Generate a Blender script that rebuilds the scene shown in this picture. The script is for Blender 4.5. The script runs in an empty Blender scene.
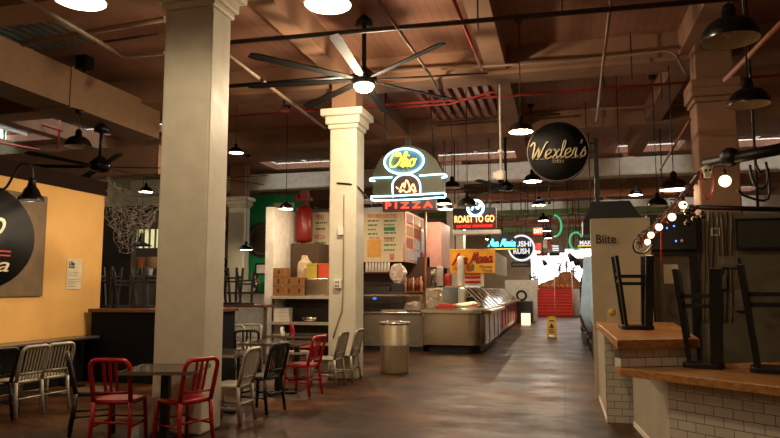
import bpy, bmesh, math, random
from mathutils import Vector as V, Matrix
random.seed(7)
PI = math.pi
def R(a): return math.radians(a)
C = bpy.context.scene.collection
SC = bpy.context.scene
# ------------------------------------------------------------------ camera
FPX = 660.0; PSI = math.atan(.2592); TH = math.atan(69/660.0); CAMZ = 1.55
cam_d = bpy.data.cameras.new('camera'); cam = bpy.data.objects.new('camera', cam_d); C.objects.link(cam)
cam_d.sensor_width = 36; cam_d.lens = FPX*36/780; cam_d.clip_end = 300; cam_d.clip_start = .05
cam.location = (0, 0, CAMZ); cam.rotation_euler = (PI/2+TH, 0, PSI)
SC.camera = cam
# ------------------------------------------------------------------ world and exposure
w = bpy.data.worlds.new('World'); SC.world = w; w.use_nodes = True
bg = w.node_tree.nodes['Background']; bg.inputs[0].default_value = (1, .98, .95, 1); bg.inputs[1].default_value = 3.5
SC.view_settings.view_transform = 'Standard'; SC.view_settings.look = 'None'
SC.view_settings.exposure = 0.45; SC.view_settings.gamma = 1
SC.cycles.max_bounces = 7; SC.cycles.diffuse_bounces = 4; SC.cycles.glossy_bounces = 3
SC.cycles.sample_clamp_indirect = 4.0
# lamp strengths (each lamp is built with its own fixture further down)
E_PEND = 42.0; E_FAN = 260.0; WARM = (1, .62, .30); WARMW = (1, .78, .52)

# ------------------------------------------------------------------ pixel -> point helpers (photo frame 780x438)
_F = V((-math.sin(PSI)*math.cos(TH), math.cos(PSI)*math.cos(TH), math.sin(TH)))
_R = V((math.cos(PSI), math.sin(PSI), 0)); _U = _R.cross(_F); _O = V((0, 0, CAMZ))
def ray(x, y): return _R*(x-390) - _U*(y-219) + _F*FPX
def G(x, y, z=0): d = ray(x, y); return _O + d*((z-CAMZ)/d.z)
def PY(x, y, Y): d = ray(x, y); return _O + d*(Y/d.y)
def PX(x, y, X): d = ray(x, y); return _O + d*(X/d.x)
def RECT(x0, y0, x1, y1, Y):
    a = PY(x0, (y0+y1)/2, Y); b = PY(x1, (y0+y1)/2, Y); c = PY((x0+x1)/2, y0, Y); d = PY((x0+x1)/2, y1, Y)
    return a.x, b.x, d.z, c.z          # X0, X1, Z0, Z1

# ------------------------------------------------------------------ materials
def lin(h):
    h = h.lstrip('#'); v = [int(h[i:i+2], 16)/255 for i in (0, 2, 4)]
    return tuple((c/12.92 if c <= .04045 else ((c+.055)/1.055)**2.4) for c in v)+(1,)
MATS = {}
def M(name, col='#888888', rough=.6, metal=0, var=.12, scale=6, bump=.0, emit=0, ecol=None, col2=None, spec=.5, rvar=0):
    if name in MATS: return MATS[name]
    m = bpy.data.materials.new(name); m.use_nodes = True; nt = m.node_tree; N = nt.nodes; L = nt.links
    b = N['Principled BSDF']; b.inputs['Roughness'].default_value = rough; b.inputs['Metallic'].default_value = metal
    b.inputs['Specular IOR Level'].default_value = spec
    c = lin(col)
    if emit:
        b.inputs['Base Color'].default_value = (.02, .02, .02, 1) if not col2 else lin(col2)
        b.inputs['Emission Color'].default_value = lin(ecol or col); b.inputs['Emission Strength'].default_value = emit
    else:
        tc = N.new('ShaderNodeTexCoord'); no = N.new('ShaderNodeTexNoise'); no.inputs['Scale'].default_value = scale
        no.inputs['Detail'].default_value = 5; L.new(tc.outputs['Object'], no.inputs['Vector'])
        rp = N.new('ShaderNodeMapRange'); rp.inputs[1].default_value = .3; rp.inputs[2].default_value = .7
        L.new(no.outputs['Fac'], rp.inputs[0])
        mx = N.new('ShaderNodeMix'); mx.data_type = 'RGBA'
        if col2: a_, b_ = c, lin(col2)
        else: a_ = tuple(x*(1-var) for x in c[:3])+(1,); b_ = tuple(min(1, x*(1+var)) for x in c[:3])+(1,)
        mx.inputs[6].default_value = a_; mx.inputs[7].default_value = b_
        L.new(rp.outputs[0], mx.inputs[0]); L.new(mx.outputs[2], b.inputs['Base Color'])
        if bump:
            bp = N.new('ShaderNodeBump'); bp.inputs['Strength'].default_value = bump; bp.inputs['Distance'].default_value = .02
            L.new(no.outputs['Fac'], bp.inputs['Height']); L.new(bp.outputs[0], b.inputs['Normal'])
        if rvar:
            r2 = N.new('ShaderNodeMapRange'); r2.inputs[3].default_value = max(0, rough-rvar); r2.inputs[4].default_value = rough+rvar
            L.new(no.outputs['Fac'], r2.inputs[0]); L.new(r2.outputs[0], b.inputs['Roughness'])
    MATS[name] = m; return m

def floor_mat():
    m = bpy.data.materials.new('stained_concrete'); m.use_nodes = True; nt = m.node_tree; N = nt.nodes; L = nt.links
    b = N['Principled BSDF']; tc = N.new('ShaderNodeTexCoord')
    n1 = N.new('ShaderNodeTexNoise'); n1.inputs['Scale'].default_value = .7; n1.inputs['Detail'].default_value = 8; n1.inputs['Roughness'].default_value = .65
    n2 = N.new('ShaderNodeTexNoise'); n2.inputs['Scale'].default_value = 6; n2.inputs['Detail'].default_value = 6
    mp = N.new('ShaderNodeMapping'); mp.inputs['Scale'].default_value = (.6, 1, 1)
    L.new(tc.outputs['Object'], mp.inputs[0])
    n3 = N.new('ShaderNodeTexNoise'); n3.inputs['Scale'].default_value = 1.6; n3.inputs['Detail'].default_value = 9; n3.inputs['Roughness'].default_value = .7; n3.inputs['Distortion'].default_value = .25
    for n in (n1, n2): L.new(tc.outputs['Object'], n.inputs['Vector'])
    L.new(mp.outputs[0], n3.inputs['Vector'])
    cr = N.new('ShaderNodeValToRGB'); e = cr.color_ramp.elements
    e[0].position = .33; e[0].color = lin('#26160b'); e[1].position = .68; e[1].color = lin('#85542e')
    k = e.new(.5); k.color = lin('#56361e')
    L.new(n1.outputs['Fac'], cr.inputs[0])
    cr2 = N.new('ShaderNodeValToRGB'); e = cr2.color_ramp.elements
    e[0].position = .36; e[0].color = (.3, .29, .28, 1); e[1].position = .6; e[1].color = (1, 1, 1, 1)
    L.new(n3.outputs['Fac'], cr2.inputs[0])
    cr3 = N.new('ShaderNodeValToRGB'); e = cr3.color_ramp.elements
    e[0].position = .3; e[0].color = (.7, .7, .7, 1); e[1].position = .7; e[1].color = (1, 1, 1, 1)
    L.new(n2.outputs['Fac'], cr3.inputs[0])
    a = N.new('ShaderNodeMix'); a.data_type = 'RGBA'; a.blend_type = 'MULTIPLY'; a.inputs[0].default_value = 1
    L.new(cr.outputs[0], a.inputs[6]); L.new(cr2.outputs[0], a.inputs[7])
    a2 = N.new('ShaderNodeMix'); a2.data_type = 'RGBA'; a2.blend_type = 'MULTIPLY'; a2.inputs[0].default_value = 1
    L.new(a.outputs[2], a2.inputs[6]); L.new(cr3.outputs[0], a2.inputs[7])
    # joints and cracks
    br = N.new('ShaderNodeTexBrick'); br.offset = 0; br.inputs['Scale'].default_value = 1; br.inputs['Brick Width'].default_value = 3.0; br.inputs['Row Height'].default_value = 3.0
    br.inputs['Mortar Size'].default_value = .015; br.inputs['Color1'].default_value = (1, 1, 1, 1); br.inputs['Color2'].default_value = (.85, .85, .85, 1); br.inputs['Mortar'].default_value = (.35, .33, .3, 1)
    L.new(tc.outputs['Object'], br.inputs['Vector'])
    a3 = N.new('ShaderNodeMix'); a3.data_type = 'RGBA'; a3.blend_type = 'MULTIPLY'; a3.inputs[0].default_value = .8
    L.new(a2.outputs[2], a3.inputs[6]); L.new(br.outputs['Color'], a3.inputs[7])
    L.new(a3.outputs[2], b.inputs['Base Color'])
    rr = N.new('ShaderNodeMapRange'); rr.inputs[1].default_value = .3; rr.inputs[2].default_value = .7; rr.inputs[3].default_value = .3; rr.inputs[4].default_value = .62; b.inputs['Specular IOR Level'].default_value = .2
    L.new(n3.outputs['Fac'], rr.inputs[0]); L.new(rr.outputs[0], b.inputs['Roughness'])
    bp = N.new('ShaderNodeBump'); bp.inputs['Strength'].default_value = .25; bp.inputs['Distance'].default_value = .01
    L.new(n2.outputs['Fac'], bp.inputs['Height']); L.new(bp.outputs[0], b.inputs['Normal'])
    return m

def plank_mat(name, c1, c2, width=.15, axis='X', rough=.8):
    m = bpy.data.materials.new(name); m.use_nodes = True; nt = m.node_tree; N = nt.nodes; L = nt.links
    b = N['Principled BSDF']; b.inputs['Roughness'].default_value = rough
    tc = N.new('ShaderNodeTexCoord'); mp = N.new('ShaderNodeMapping')
    if axis == 'Y': mp.inputs['Rotation'].default_value = (0, 0, PI/2)
    L.new(tc.outputs['Object'], mp.inputs[0])
    br = N.new('ShaderNodeTexBrick'); br.inputs['Scale'].default_value = 1; br.inputs['Brick Width'].default_value = 3.7
    br.inputs['Row Height'].default_value = width; br.inputs['Mortar Size'].default_value = .012
    br.inputs['Color1'].default_value = lin(c1); br.inputs['Color2'].default_value = lin(c2); br.inputs['Mortar'].default_value = tuple(x*.78 for x in lin(c1)[:3])+(1,)
    L.new(mp.outputs[0], br.inputs['Vector'])
    n = N.new('ShaderNodeTexNoise'); n.inputs['Scale'].default_value = 1.3; n.inputs['Detail'].default_value = 6; L.new(tc.outputs['Object'], n.inputs['Vector'])
    r = N.new('ShaderNodeMapRange'); r.inputs[1].default_value = .3; r.inputs[2].default_value = .7; r.inputs[3].default_value = .7; r.inputs[4].default_value = 1.1
    L.new(n.outputs['Fac'], r.inputs[0])
    mx = N.new('ShaderNodeMix'); mx.data_type = 'RGBA'; mx.blend_type = 'MULTIPLY'; mx.inputs[0].default_value = 1
    L.new(br.outputs['Color'], mx.inputs[6]); L.new(r.outputs[0], mx.inputs[7]); L.new(mx.outputs[2], b.inputs['Base Color'])
    bp = N.new('ShaderNodeBump'); bp.inputs['Strength'].default_value = .15; bp.inputs['Distance'].default_value = .006
    L.new(br.outputs['Fac'], bp.inputs['Height']); bp.invert = True; L.new(bp.outputs[0], b.inputs['Normal'])
    return m

def tile_mat():       # white subway tiles, on vertical faces: (length along the wall, height) from the object's own x,z
    m = bpy.data.materials.new('subway_tile'); m.use_nodes = True; nt = m.node_tree; N = nt.nodes; L = nt.links
    b = N['Principled BSDF']; b.inputs['Roughness'].default_value = .28
    tc = N.new('ShaderNodeTexCoord'); sp = N.new('ShaderNodeSeparateXYZ'); cb = N.new('ShaderNodeCombineXYZ')
    L.new(tc.outputs['Object'], sp.inputs[0]); L.new(sp.outputs[0], cb.inputs[0]); L.new(sp.outputs[2], cb.inputs[1])
    br = N.new('ShaderNodeTexBrick'); br.inputs['Scale'].default_value = 1; br.inputs['Brick Width'].default_value = .165
    br.inputs['Row Height'].default_value = .082; br.inputs['Mortar Size'].default_value = .003
    br.inputs['Color1'].default_value = lin('#d8d0c0'); br.inputs['Color2'].default_value = lin('#cfc6b4'); br.inputs['Mortar'].default_value = lin('#5a5248')
    L.new(cb.outputs[0], br.inputs['Vector']); L.new(br.outputs['Color'], b.inputs['Base Color'])
    bp = N.new('ShaderNodeBump'); bp.inputs['Strength'].default_value = .6; bp.inputs['Distance'].default_value = .004; bp.invert = True
    L.new(br.outputs['Fac'], bp.inputs['Height']); L.new(bp.outputs[0], b.inputs['Normal'])
    return m

def wood_mat(name, c1, c2, rough=.3):
    m = bpy.data.materials.new(name); m.use_nodes = True; nt = m.node_tree; N = nt.nodes; L = nt.links
    b = N['Principled BSDF']; b.inputs['Roughness'].default_value = rough
    tc = N.new('ShaderNodeTexCoord'); mp = N.new('ShaderNodeMapping'); mp.inputs['Scale'].default_value = (1.5, 14, 14)
    L.new(tc.outputs['Object'], mp.inputs[0])
    n = N.new('ShaderNodeTexNoise'); n.inputs['Scale'].default_value = 2; n.inputs['Detail'].default_value = 6; L.new(mp.outputs[0], n.inputs['Vector'])
    cr = N.new('ShaderNodeValToRGB'); e = cr.color_ramp.elements; e[0].position = .35; e[0].color = lin(c1); e[1].position = .65; e[1].color = lin(c2)
    L.new(n.outputs['Fac'], cr.inputs[0]); L.new(cr.outputs[0], b.inputs['Base Color']); return m

def glass_mat():
    m = bpy.data.materials.new('clear_glass'); m.use_nodes = True; nt = m.node_tree; N = nt.nodes; L = nt.links
    N.remove(N['Principled BSDF']); o = N['Material Output']
    t = N.new('ShaderNodeBsdfTransparent'); t.inputs[0].default_value = (.95, .97, .96, 1); g = N.new('ShaderNodeBsdfGlossy'); g.inputs['Roughness'].default_value = .06
    f = N.new('ShaderNodeFresnel'); f.inputs[0].default_value = 1.5; mx = N.new('ShaderNodeMixShader')
    L.new(f.outputs[0], mx.inputs[0]); L.new(t.outputs[0], mx.inputs[1]); L.new(g.outputs[0], mx.inputs[2]); L.new(mx.outputs[0], o.inputs[0]); return m

FLOOR = floor_mat(); TILE = tile_mat(); GLASS = glass_mat()
CEIL = plank_mat('ceiling_boards', '#a87a62', '#a2725c', .14, 'Y')
DRYWALL = M('grimy_plaster', '#a89880', .85, var=.12, scale=3, bump=.2)
BEAM = M('beam_paint', '#98735a', .85, var=.14, scale=2, bump=.3)
COL = M('cream_column_paint', '#d4cdb8', .5, var=.07, scale=4, bump=.35, rvar=.15)
YELL = M('mustard_wall_paint', '#e8b568', .8, var=.05, scale=2)
BROWN = M('dark_brown_paint', '#24150e', .9, spec=.15)
BLACK = M('black_paint', '#0b0a0a', .45, var=.2)
BLACKG = M('black_enamel', '#0a0a0c', .25)
IRON = M('dark_iron_pipe', '#3c2d24', .6, var=.2)
REDPIPE = M('red_pipe_paint', '#a5301f', .55)
REDCH = M('red_powder_coat', '#b01018', .34, var=.08)
ALU = M('brushed_aluminium', '#aaa395', .5, metal=.6, var=.12, scale=20)
STEEL = M('stainless_steel', '#d2c6b2', .22, metal=1, var=.12, scale=3, rvar=.08)
STEELD = M('dull_steel', '#8d8272', .4, metal=.8, var=.15, scale=4)
TABLEM = M('table_laminate', '#3c332c', .12, var=.2, scale=9)
WHITE = M('white_paint', '#e8e0d2', .6)
CREAMW = M('lamp_inner_enamel', '#f4ead8', .5)
GREEN = M('green_wall_paint', '#0e8a4e', .7)
WOODTOP = wood_mat('butcher_block', '#9a6434', '#bd8850', .3)
WOODDK = wood_mat('dark_wood', '#4a2a16', '#6b4024', .4)
BULB = M('lamp_bulb', emit=14, ecol='#ffd9a0'); BULBW = M('edison_bulb', emit=7, ecol='#ffc080')
BULBF = M('fan_globe', emit=16, ecol='#ffe2ae')

# ------------------------------------------------------------------ mesh helpers
class MB:
    def __init__(s): s.b = bmesh.new()
    def _sm(s, fs, sm):
        for f in fs: f.smooth = sm
    def box(s, x0, x1, y0, y1, z0, z1, mat=None):
        vs = [s.b.verts.new(V(p)) for p in [(x0, y0, z0), (x1, y0, z0), (x1, y1, z0), (x0, y1, z0), (x0, y0, z1), (x1, y0, z1), (x1, y1, z1), (x0, y1, z1)]]
        if mat:
            for v in vs: v.co = mat @ v.co
        for q in [(0, 3, 2, 1), (4, 5, 6, 7), (0, 1, 5, 4), (1, 2, 6, 5), (2, 3, 7, 6), (3, 0, 4, 7)]: s.b.faces.new([vs[i] for i in q])
        return s
    def cbox(s, c, d, mat=None): return s.box(c[0]-d[0]/2, c[0]+d[0]/2, c[1]-d[1]/2, c[1]+d[1]/2, c[2]-d[2]/2, c[2]+d[2]/2, mat)
    def bar(s, p, q, w, h):      # rectangular bar from p to q
        p, q = V(p), V(q); d = (q-p); L = d.length; z = d.normalized(); up = V((0, 1, 0)) if abs(z.z) > .9 else V((0, 0, 1))
        x = up.cross(z).normalized(); y = z.cross(x); m = Matrix((x, y, z)).transposed().to_4x4(); m.translation = p
        return s.box(-w/2, w/2, -h/2, h/2, 0, L, m)
    def prism(s, poly, z0, z1, mat=None):   # poly of (x,y), counter-clockwise
        a = [s.b.verts.new(V((x, y, z0))) for x, y in poly]; c = [s.b.verts.new(V((x, y, z1))) for x, y in poly]
        if mat:
            for v in a+c: v.co = mat @ v.co
        n = len(poly); s.b.faces.new(a[::-1]); s.b.faces.new(c)
        for i in range(n): s.b.faces.new([a[i], a[(i+1) % n], c[(i+1) % n], c[i]])
        return s
    def lathe(s, prof, c=(0, 0, 0), n=24, mat=None, smooth=True):  # prof of (r,z)
        rings = []
        for r, z in prof:
            if r < 1e-5: rings.append([s.b.verts.new(V((c[0], c[1], c[2]+z)))])
            else: rings.append([s.b.verts.new(V((c[0]+r*math.cos(2*PI*i/n), c[1]+r*math.sin(2*PI*i/n), c[2]+z))) for i in range(n)])
        if mat:
            for rg in rings:
                for v in rg: v.co = mat @ v.co
        for A, B in zip(rings, rings[1:]):
            for i in range(n):
                j = (i+1) % n
                if len(A) == 1 and len(B) == 1: continue
                if len(A) == 1: f = s.b.faces.new([A[0], B[j], B[i]])
                elif len(B) == 1: f = s.b.faces.new([A[i], A[j], B[0]])
                else: f = s.b.faces.new([A[i], A[j], B[j], B[i]])
                f.smooth = smooth
        return s
    def cyl(s, p, q, r, r2=None, n=12):
        p, q = V(p), V(q); d = q-p; z = d.normalized(); up = V((0, 1, 0)) if abs(z.z) > .9 else V((0, 0, 1))
        x = up.cross(z).normalized(); y = z.cross(x); m = Matrix((x, y, z)).transposed().to_4x4(); m.translation = p
        r2 = r if r2 is None else r2; L = d.length
        a = [s.b.verts.new(m @ V((r*math.cos(2*PI*i/n), r*math.sin(2*PI*i/n), 0))) for i in range(n)]
        b = [s.b.verts.new(m @ V((r2*math.cos(2*PI*i/n), r2*math.sin(2*PI*i/n), L))) for i in range(n)]
        s.b.faces.new(a[::-1]); s.b.faces.new(b)
        for i in range(n): s.b.faces.new([a[i], a[(i+1) % n], b[(i+1) % n], b[i]]).smooth = True
        return s
    def tube(s, pts, r, n=8, closed=False, smooth_pts=0):
        pts = [V(p) for p in pts]
        if smooth_pts: pts = catmull(pts, smooth_pts, closed)
        N = len(pts); rings = []; up0 = None
        for i, p in enumerate(pts):
            a = pts[(i-1) % N] if (closed or i > 0) else p; b = pts[(i+1) % N] if (closed or i < N-1) else p
            t = (b-a).normalized()
            if up0 is None: up0 = V((0, 0, 1)) if abs(t.z) < .9 else V((1, 0, 0))
            x = up0.cross(t)
            if x.length < 1e-4: x = V((1, .01, 0)).cross(t)
            x.normalize(); y = t.cross(x); up0 = y
            rr = r[i] if isinstance(r, (list, tuple)) else r
            rings.append([s.b.verts.new(p+x*rr*math.cos(2*PI*k/n)+y*rr*math.sin(2*PI*k/n)) for k in range(n)])
        rg = list(zip(rings, rings[1:]))
        if closed: rg.append((rings[-1], rings[0]))
        for A, B in rg:
            for k in range(n): s.b.faces.new([A[k], A[(k+1) % n], B[(k+1) % n], B[k]]).smooth = True
        if not closed: s.b.faces.new(rings[0][::-1]); s.b.faces.new(rings[-1])
        return s
    def ball(s, c, r, n=12, sc=(1, 1, 1)):
        m = Matrix.Translation(V(c)) @ Matrix.Diagonal((sc[0], sc[1], sc[2], 1))
        prof = [(r*math.sin(PI*i/8), -r*math.cos(PI*i/8)) for i in range(9)]; prof[0] = (0, -r); prof[-1] = (0, r)
        return s.lathe(prof, (0, 0, 0), n, m)
    def jitter(s, a, seed=1):
        rj = random.Random(seed)
        for v in s.b.verts: v.co += V((rj.uniform(-a, a), rj.uniform(-a, a), rj.uniform(-a, a)))
        for f in s.b.faces: f.smooth = False
        return s
    def build(s, name, mat, parent=None, bevel=0, loc=None):
        bmesh.ops.recalc_face_normals(s.b, faces=s.b.faces[:])
        me = bpy.data.meshes.new(name); s.b.to_mesh(me); s.b.free(); me.materials.append(mat)
        o = bpy.data.objects.new(name, me); C.objects.link(o)
        if parent: o.parent = parent
        if loc is not None: o.location = loc
        if bevel:
            bv = o.modifiers.new('bevel', 'BEVEL'); bv.width = bevel; bv.segments = 2; bv.limit_method = 'ANGLE'
        return o
def catmull(P, k, closed=False):
    out = []; n = len(P); rng = n if closed else n-1
    for i in range(rng):
        a = P[(i-1) % n] if (closed or i > 0) else P[i]; b = P[i]; c = P[(i+1) % n]; d = P[(i+2) % n] if (closed or i < n-2) else c
        for j in range(k):
            t = j/k; out.append(.5*((2*b)+(c-a)*t+(2*a-5*b+4*c-d)*t*t+(3*b-3*c+d-a)*t**3))
    if not closed: out.append(P[-1])
    return out
def tag(o, label, cat, group=None, kind=None):
    if label: o['label'] = label
    if cat: o['category'] = cat
    if group: o['group'] = group
    if kind: o['kind'] = kind
    return o
def thing(name, label, cat, loc=(0, 0, 0), rz=0, group=None):
    o = bpy.data.objects.new(name, None); C.objects.link(o); o.location = loc; o.rotation_euler = (0, 0, rz); o.empty_display_size = .1
    return tag(o, label, cat, group)
def struct(name, mb, mat, bevel=0): return tag(mb.build(name, mat, None, bevel), None, None, kind='structure')
def dup(root, loc, rz, label, group=None, sc=None):
    def rec(o, par):
        c = o.copy(); C.objects.link(c)
        if par: c.parent = par
        for ch in [x for x in list(C.objects) if x.parent == o]: rec(ch, c)
        return c
    r = rec(root, None); r.location = loc; r.rotation_euler = (0, 0, rz); r['label'] = label
    if sc: r.scale = (sc, sc, sc)
    if group: r['group'] = group
    return r
def text(s, w_, h, mat, parent=None, loc=(0, 0, 0), rz=0, name='lettering', shear=0, off=0, depth=.004):
    cu = bpy.data.curves.new('t', 'FONT'); cu.body = s; cu.align_x = 'CENTER'; cu.align_y = 'CENTER'; cu.extrude = .5; cu.shear = shear; cu.offset = off; cu.resolution_u = 3
    ob = bpy.data.objects.new('t', cu); C.objects.link(ob); dg = bpy.context.evaluated_depsgraph_get()
    me = bpy.data.meshes.new_from_object(ob.evaluated_get(dg)); bpy.data.objects.remove(ob)
    xs = [v.co.x for v in me.vertices]; ys = [v.co.y for v in me.vertices]
    sx = w_/max(1e-6, max(xs)-min(xs)); sy = h/max(1e-6, max(ys)-min(ys)); mx = (max(xs)+min(xs))/2; my = (max(ys)+min(ys))/2
    for v in me.vertices: x, y, z = (v.co.x-mx)*sx, (v.co.y-my)*sy, v.co.z*depth*2; v.co = (x, -z, y)
    me.materials.clear(); me.materials.append(mat); me.name = name
    o = bpy.data.objects.new(name, me); C.objects.link(o); o.location = loc; o.rotation_euler = (0, 0, rz)
    if parent: o.parent = parent
    return o
GL = {'a': ([[(.8, .9), (.4, 1), (.05, .6), (.1, .15), (.4, 0), (.75, .4), (.85, 1), (.8, .3), (.95, 0), (1.15, .15)]], 1.15),
 'e': ([[(0, .2), (.4, .45), (.75, .75), (.55, 1), (.2, .85), (.1, .4), (.3, .02), (.6, 0), (.95, .25)]], .95),
 'x': ([[(.05, .9), (.25, 1), (.5, .5), (.7, 0), (.95, .15)], [(.85, 1), (.45, .5), (.1, 0)]], .95),
 'l': ([[(0, .1), (.35, .9), (.5, 1.7), (.35, 1.95), (.2, 1.6), (.2, .4), (.35, 0), (.6, .15)]], .6),
 'r': ([[(0, .1), (.2, .9), (.15, 1.05), (.3, .95), (.5, .95), (.45, .3), (.6, 0), (.8, .15)]], .78),
 's': ([[(0, .1), (.4, 1.05), (.45, .8), (.65, .3), (.4, 0), (.1, .1)]], .75),
 'o': ([[(.45, 1), (.1, .8), (.05, .3), (.3, 0), (.65, .2), (.7, .7), (.45, 1), (.65, .85), (.9, .95)]], .88),
 'i': ([[(0, .2), (.2, 1), (.2, .3), (.35, 0), (.6, .2)], [(.25, 1.4), (.28, 1.5)]], .55),
 'n': ([[(0, .2), (.15, 1), (.12, 0)], [(.15, .5), (.45, 1), (.6, .85), (.6, .2), (.75, 0), (1, .15)]], 1),
 'p': ([[(.1, 1), (.1, -.8)], [(.1, .6), (.4, 1), (.7, .6), (.5, .05), (.15, .2)]], .85),
 "'": ([[(.2, 1.9), (.1, 1.5)]], .3), ' ': ([], .6),
 'A': ([[(0, .1), (.3, 0), (.8, 1), (1.3, 1.95), (1.35, 1), (1.4, 0)], [(.5, .75), (1.6, .7)]], 1.6),
 'M': ([[(0, 0), (.3, .2), (.6, 1.2), (.75, 1.9), (.9, 1), (1., .5), (1.5, 1.9), (1.6, 1), (1.65, .1), (1.85, 0)]], 1.9),
 'P': ([[(.5, 1.9), (.3, 0)], [(.1, 1.5), (.6, 1.95), (1.2, 1.6), (1., 1.1), (.4, .9)]], 1.25),
 'O': ([[(.9, 1.9), (.3, 1.6), (.05, .8), (.4, .05), (1.1, .2), (1.5, 1.1), (1.2, 1.8), (.8, 1.85), (.7, 1.5), (1.2, 1.5)]], 1.65),
 'W': ([[(-.2, 1.5), (.1, 1.9), (.35, 1.6), (.4, .0), (1, 1.3), (1.1, 0), (1.7, 1.6), (2.0, 1.9)]], 1.9)}
def script(s, w_, h, r, mat, parent, loc=(0, 0, 0), rise=0, name='script_lettering', slant=.25):
    x = 0; strokes = []
    for ch in s:
        g, adv = GL[ch]; strokes += [[(x+a+slant*b, b) for a, b in st] for st in g]; x += adv
    xs = [p[0] for st in strokes for p in st]; ys = [p[1] for st in strokes for p in st]
    sx = w_/(max(xs)-min(xs)); sy = h/(max(ys)-min(ys)); cx = (max(xs)+min(xs))/2; cy = (max(ys)+min(ys))/2
    mb = MB()
    for st in strokes: mb.tube([((a-cx)*sx, 0, (b-cy)*sy+rise*(a-cx)*sx) for a, b in st], r, 6, False, 4)
    return mb.build(name, mat, parent, loc=loc)
def light(kind, loc, power, col, parent=None, size=.05, name='lamp_light', spot=None):
    l = bpy.data.lights.new(name, kind); l.energy = power; l.color = col
    if kind in ('POINT', 'SPOT'): l.shadow_soft_size = size
    if spot: l.spot_size = R(spot); l.spot_blend = .6
    o = bpy.data.objects.new(name, l); C.objects.link(o); o.location = loc
    if parent: o.parent = parent
    return o

# ================================================================== STRUCTURE
XL, XR, YB, YF, ZC = -15.0, 9.0, -3.0, 42.0, 5.7
struct('floor', MB().box(XL-.3, XR+.3, YB-.3, YF, -.2, 0), FLOOR)
# ceiling with a slot of clerestory light at Y 19.8 - 20.5; far skylights added to brighten the hall
mb = MB()
mb.box(-9.6, XR+.3, 12.3, 15.2, ZC, ZC+.2)
for y0, y1 in ((YB-.3, 12.3), (15.2, 19.8), (21.2, 25.4), (27.4, 29.2), (31.2, 35), (37.2, YF+.3)): mb.box(XL-.3, XR+.3, y0, y1, ZC, ZC+.2)
for y0, y1 in ((19.8, 21.2), (25.4, 27.4), (29.2, 31.2), (35, 37.2)):
    for a, b in ((XL-.3, -9.6), (-7.3, -3.9), (.1, 1.7), (3.5, 4.4), (8, XR+.3)): mb.box(a, b, y0, y1, ZC, ZC+.2)
struct('ceiling', mb, CEIL)
for k, (y0, y1) in enumerate(((19.8, 21.2), (25.4, 27.4), (29.2, 31.2), (35, 37.2))):  # rows past the first are skylights added for light in the far hall
    mb = MB(); pm = MB()
    for a, b in ((-9.6, -7.3), (-3.9, .1), (1.7, 3.5), (4.4, 8)):
        n = max(2, int((b-a)/1.2))
        for i in range(n+1): x = a+(b-a)*i/n; mb.box(x-.015, x+.015, y0, y1, ZC+.16, ZC+.2)
        pm.box(a, b, y0, y1, ZC+.2, ZC+.205)
    if k == 0:
        for x in (-14.6, -13, -11.4, -9.7): mb.box(x, x+.04, 12.3, 15.2, ZC+.14, ZC+.2)
        pm.box(XL-.3, -9.6, 12.3, 15.2, ZC+.2, ZC+.205)
    f = struct('window_%d' % (k+1), mb, WHITE); pm.build('glass_pane', GLASS, f)
struct('wall_left', MB().box(XL-.3, XL, YB-.3, YF, 0, ZC), M('pale_wall', '#9a9a80', .8))
struct('wall_right', MB().box(XR, XR+.3, YB-.3, YF, 0, ZC), DRYWALL)
struct('wall_back', MB().box(XL-.3, XR+.3, YB-.3, YB, 0, ZC), DRYWALL)
# front wall with the street opening
ox0, ox1, oz, _ = RECT(531, 280, 598, 249, YF)
mb = MB(); mb.box(XL-.3, ox0, YF, YF+.3, 0, ZC); mb.box(ox1, XR+.3, YF, YF+.3, 0, ZC); mb.box(ox0, ox1, YF, YF+.3, oz, ZC)
struct('wall_front', mb, DRYWALL)
tag(MB().box(-8, 8, YF+.3, 60, 1.35, 1.5).build('street_pavement', M('pavement', '#b9b4aa', .8)), None, None, kind='structure')

# beams: transverse at each column row, one long beam along the aisle, edge flanges
for i, (y, zb, m) in enumerate([(2.3, 5.2, BEAM), (6.8, 5.2, BEAM), (11.2, 5.2, BEAM), (15.7, 5.25, BEAM), (20.5, 4.88, M('pale_beam_paint', '#cfc4b4', .7)), (24.9, 5.1, BEAM), (30.4, 4.9, M('pale_beam_paint')), (34, 5.1, M('pale_beam_paint')), (38.5, 5, M('pale_beam_paint'))]):
    mb = MB().box(XL+.01, XR-.01, y, y+.45, zb+.02, 5.42 if 'pale' in m.name else ZC); mb.box(XL+.02, XR-.02, y-.06, y+.51, zb, zb+.07)
    struct('trim_%d' % (i+1), mb, m)
for i, x in enumerate((-12.2, -3.75, -1.0, 2.1, 6.4)):
    mb = MB().box(x-.17, x+.17, YB, 19.7, 5.3, ZC).box(x-.17, x+.17, 21.25, 25.3, 5.3, ZC).box(x-.17, x+.17, 27.45, 29.1, 5.3, ZC).box(x-.17, x+.17, 31.25, 34.9, 5.3, ZC).box(x-.17, x+.17, 37.3, YF, 5.3, ZC)
    struct('trim_%d' % (20+i), mb, BEAM)

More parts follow.
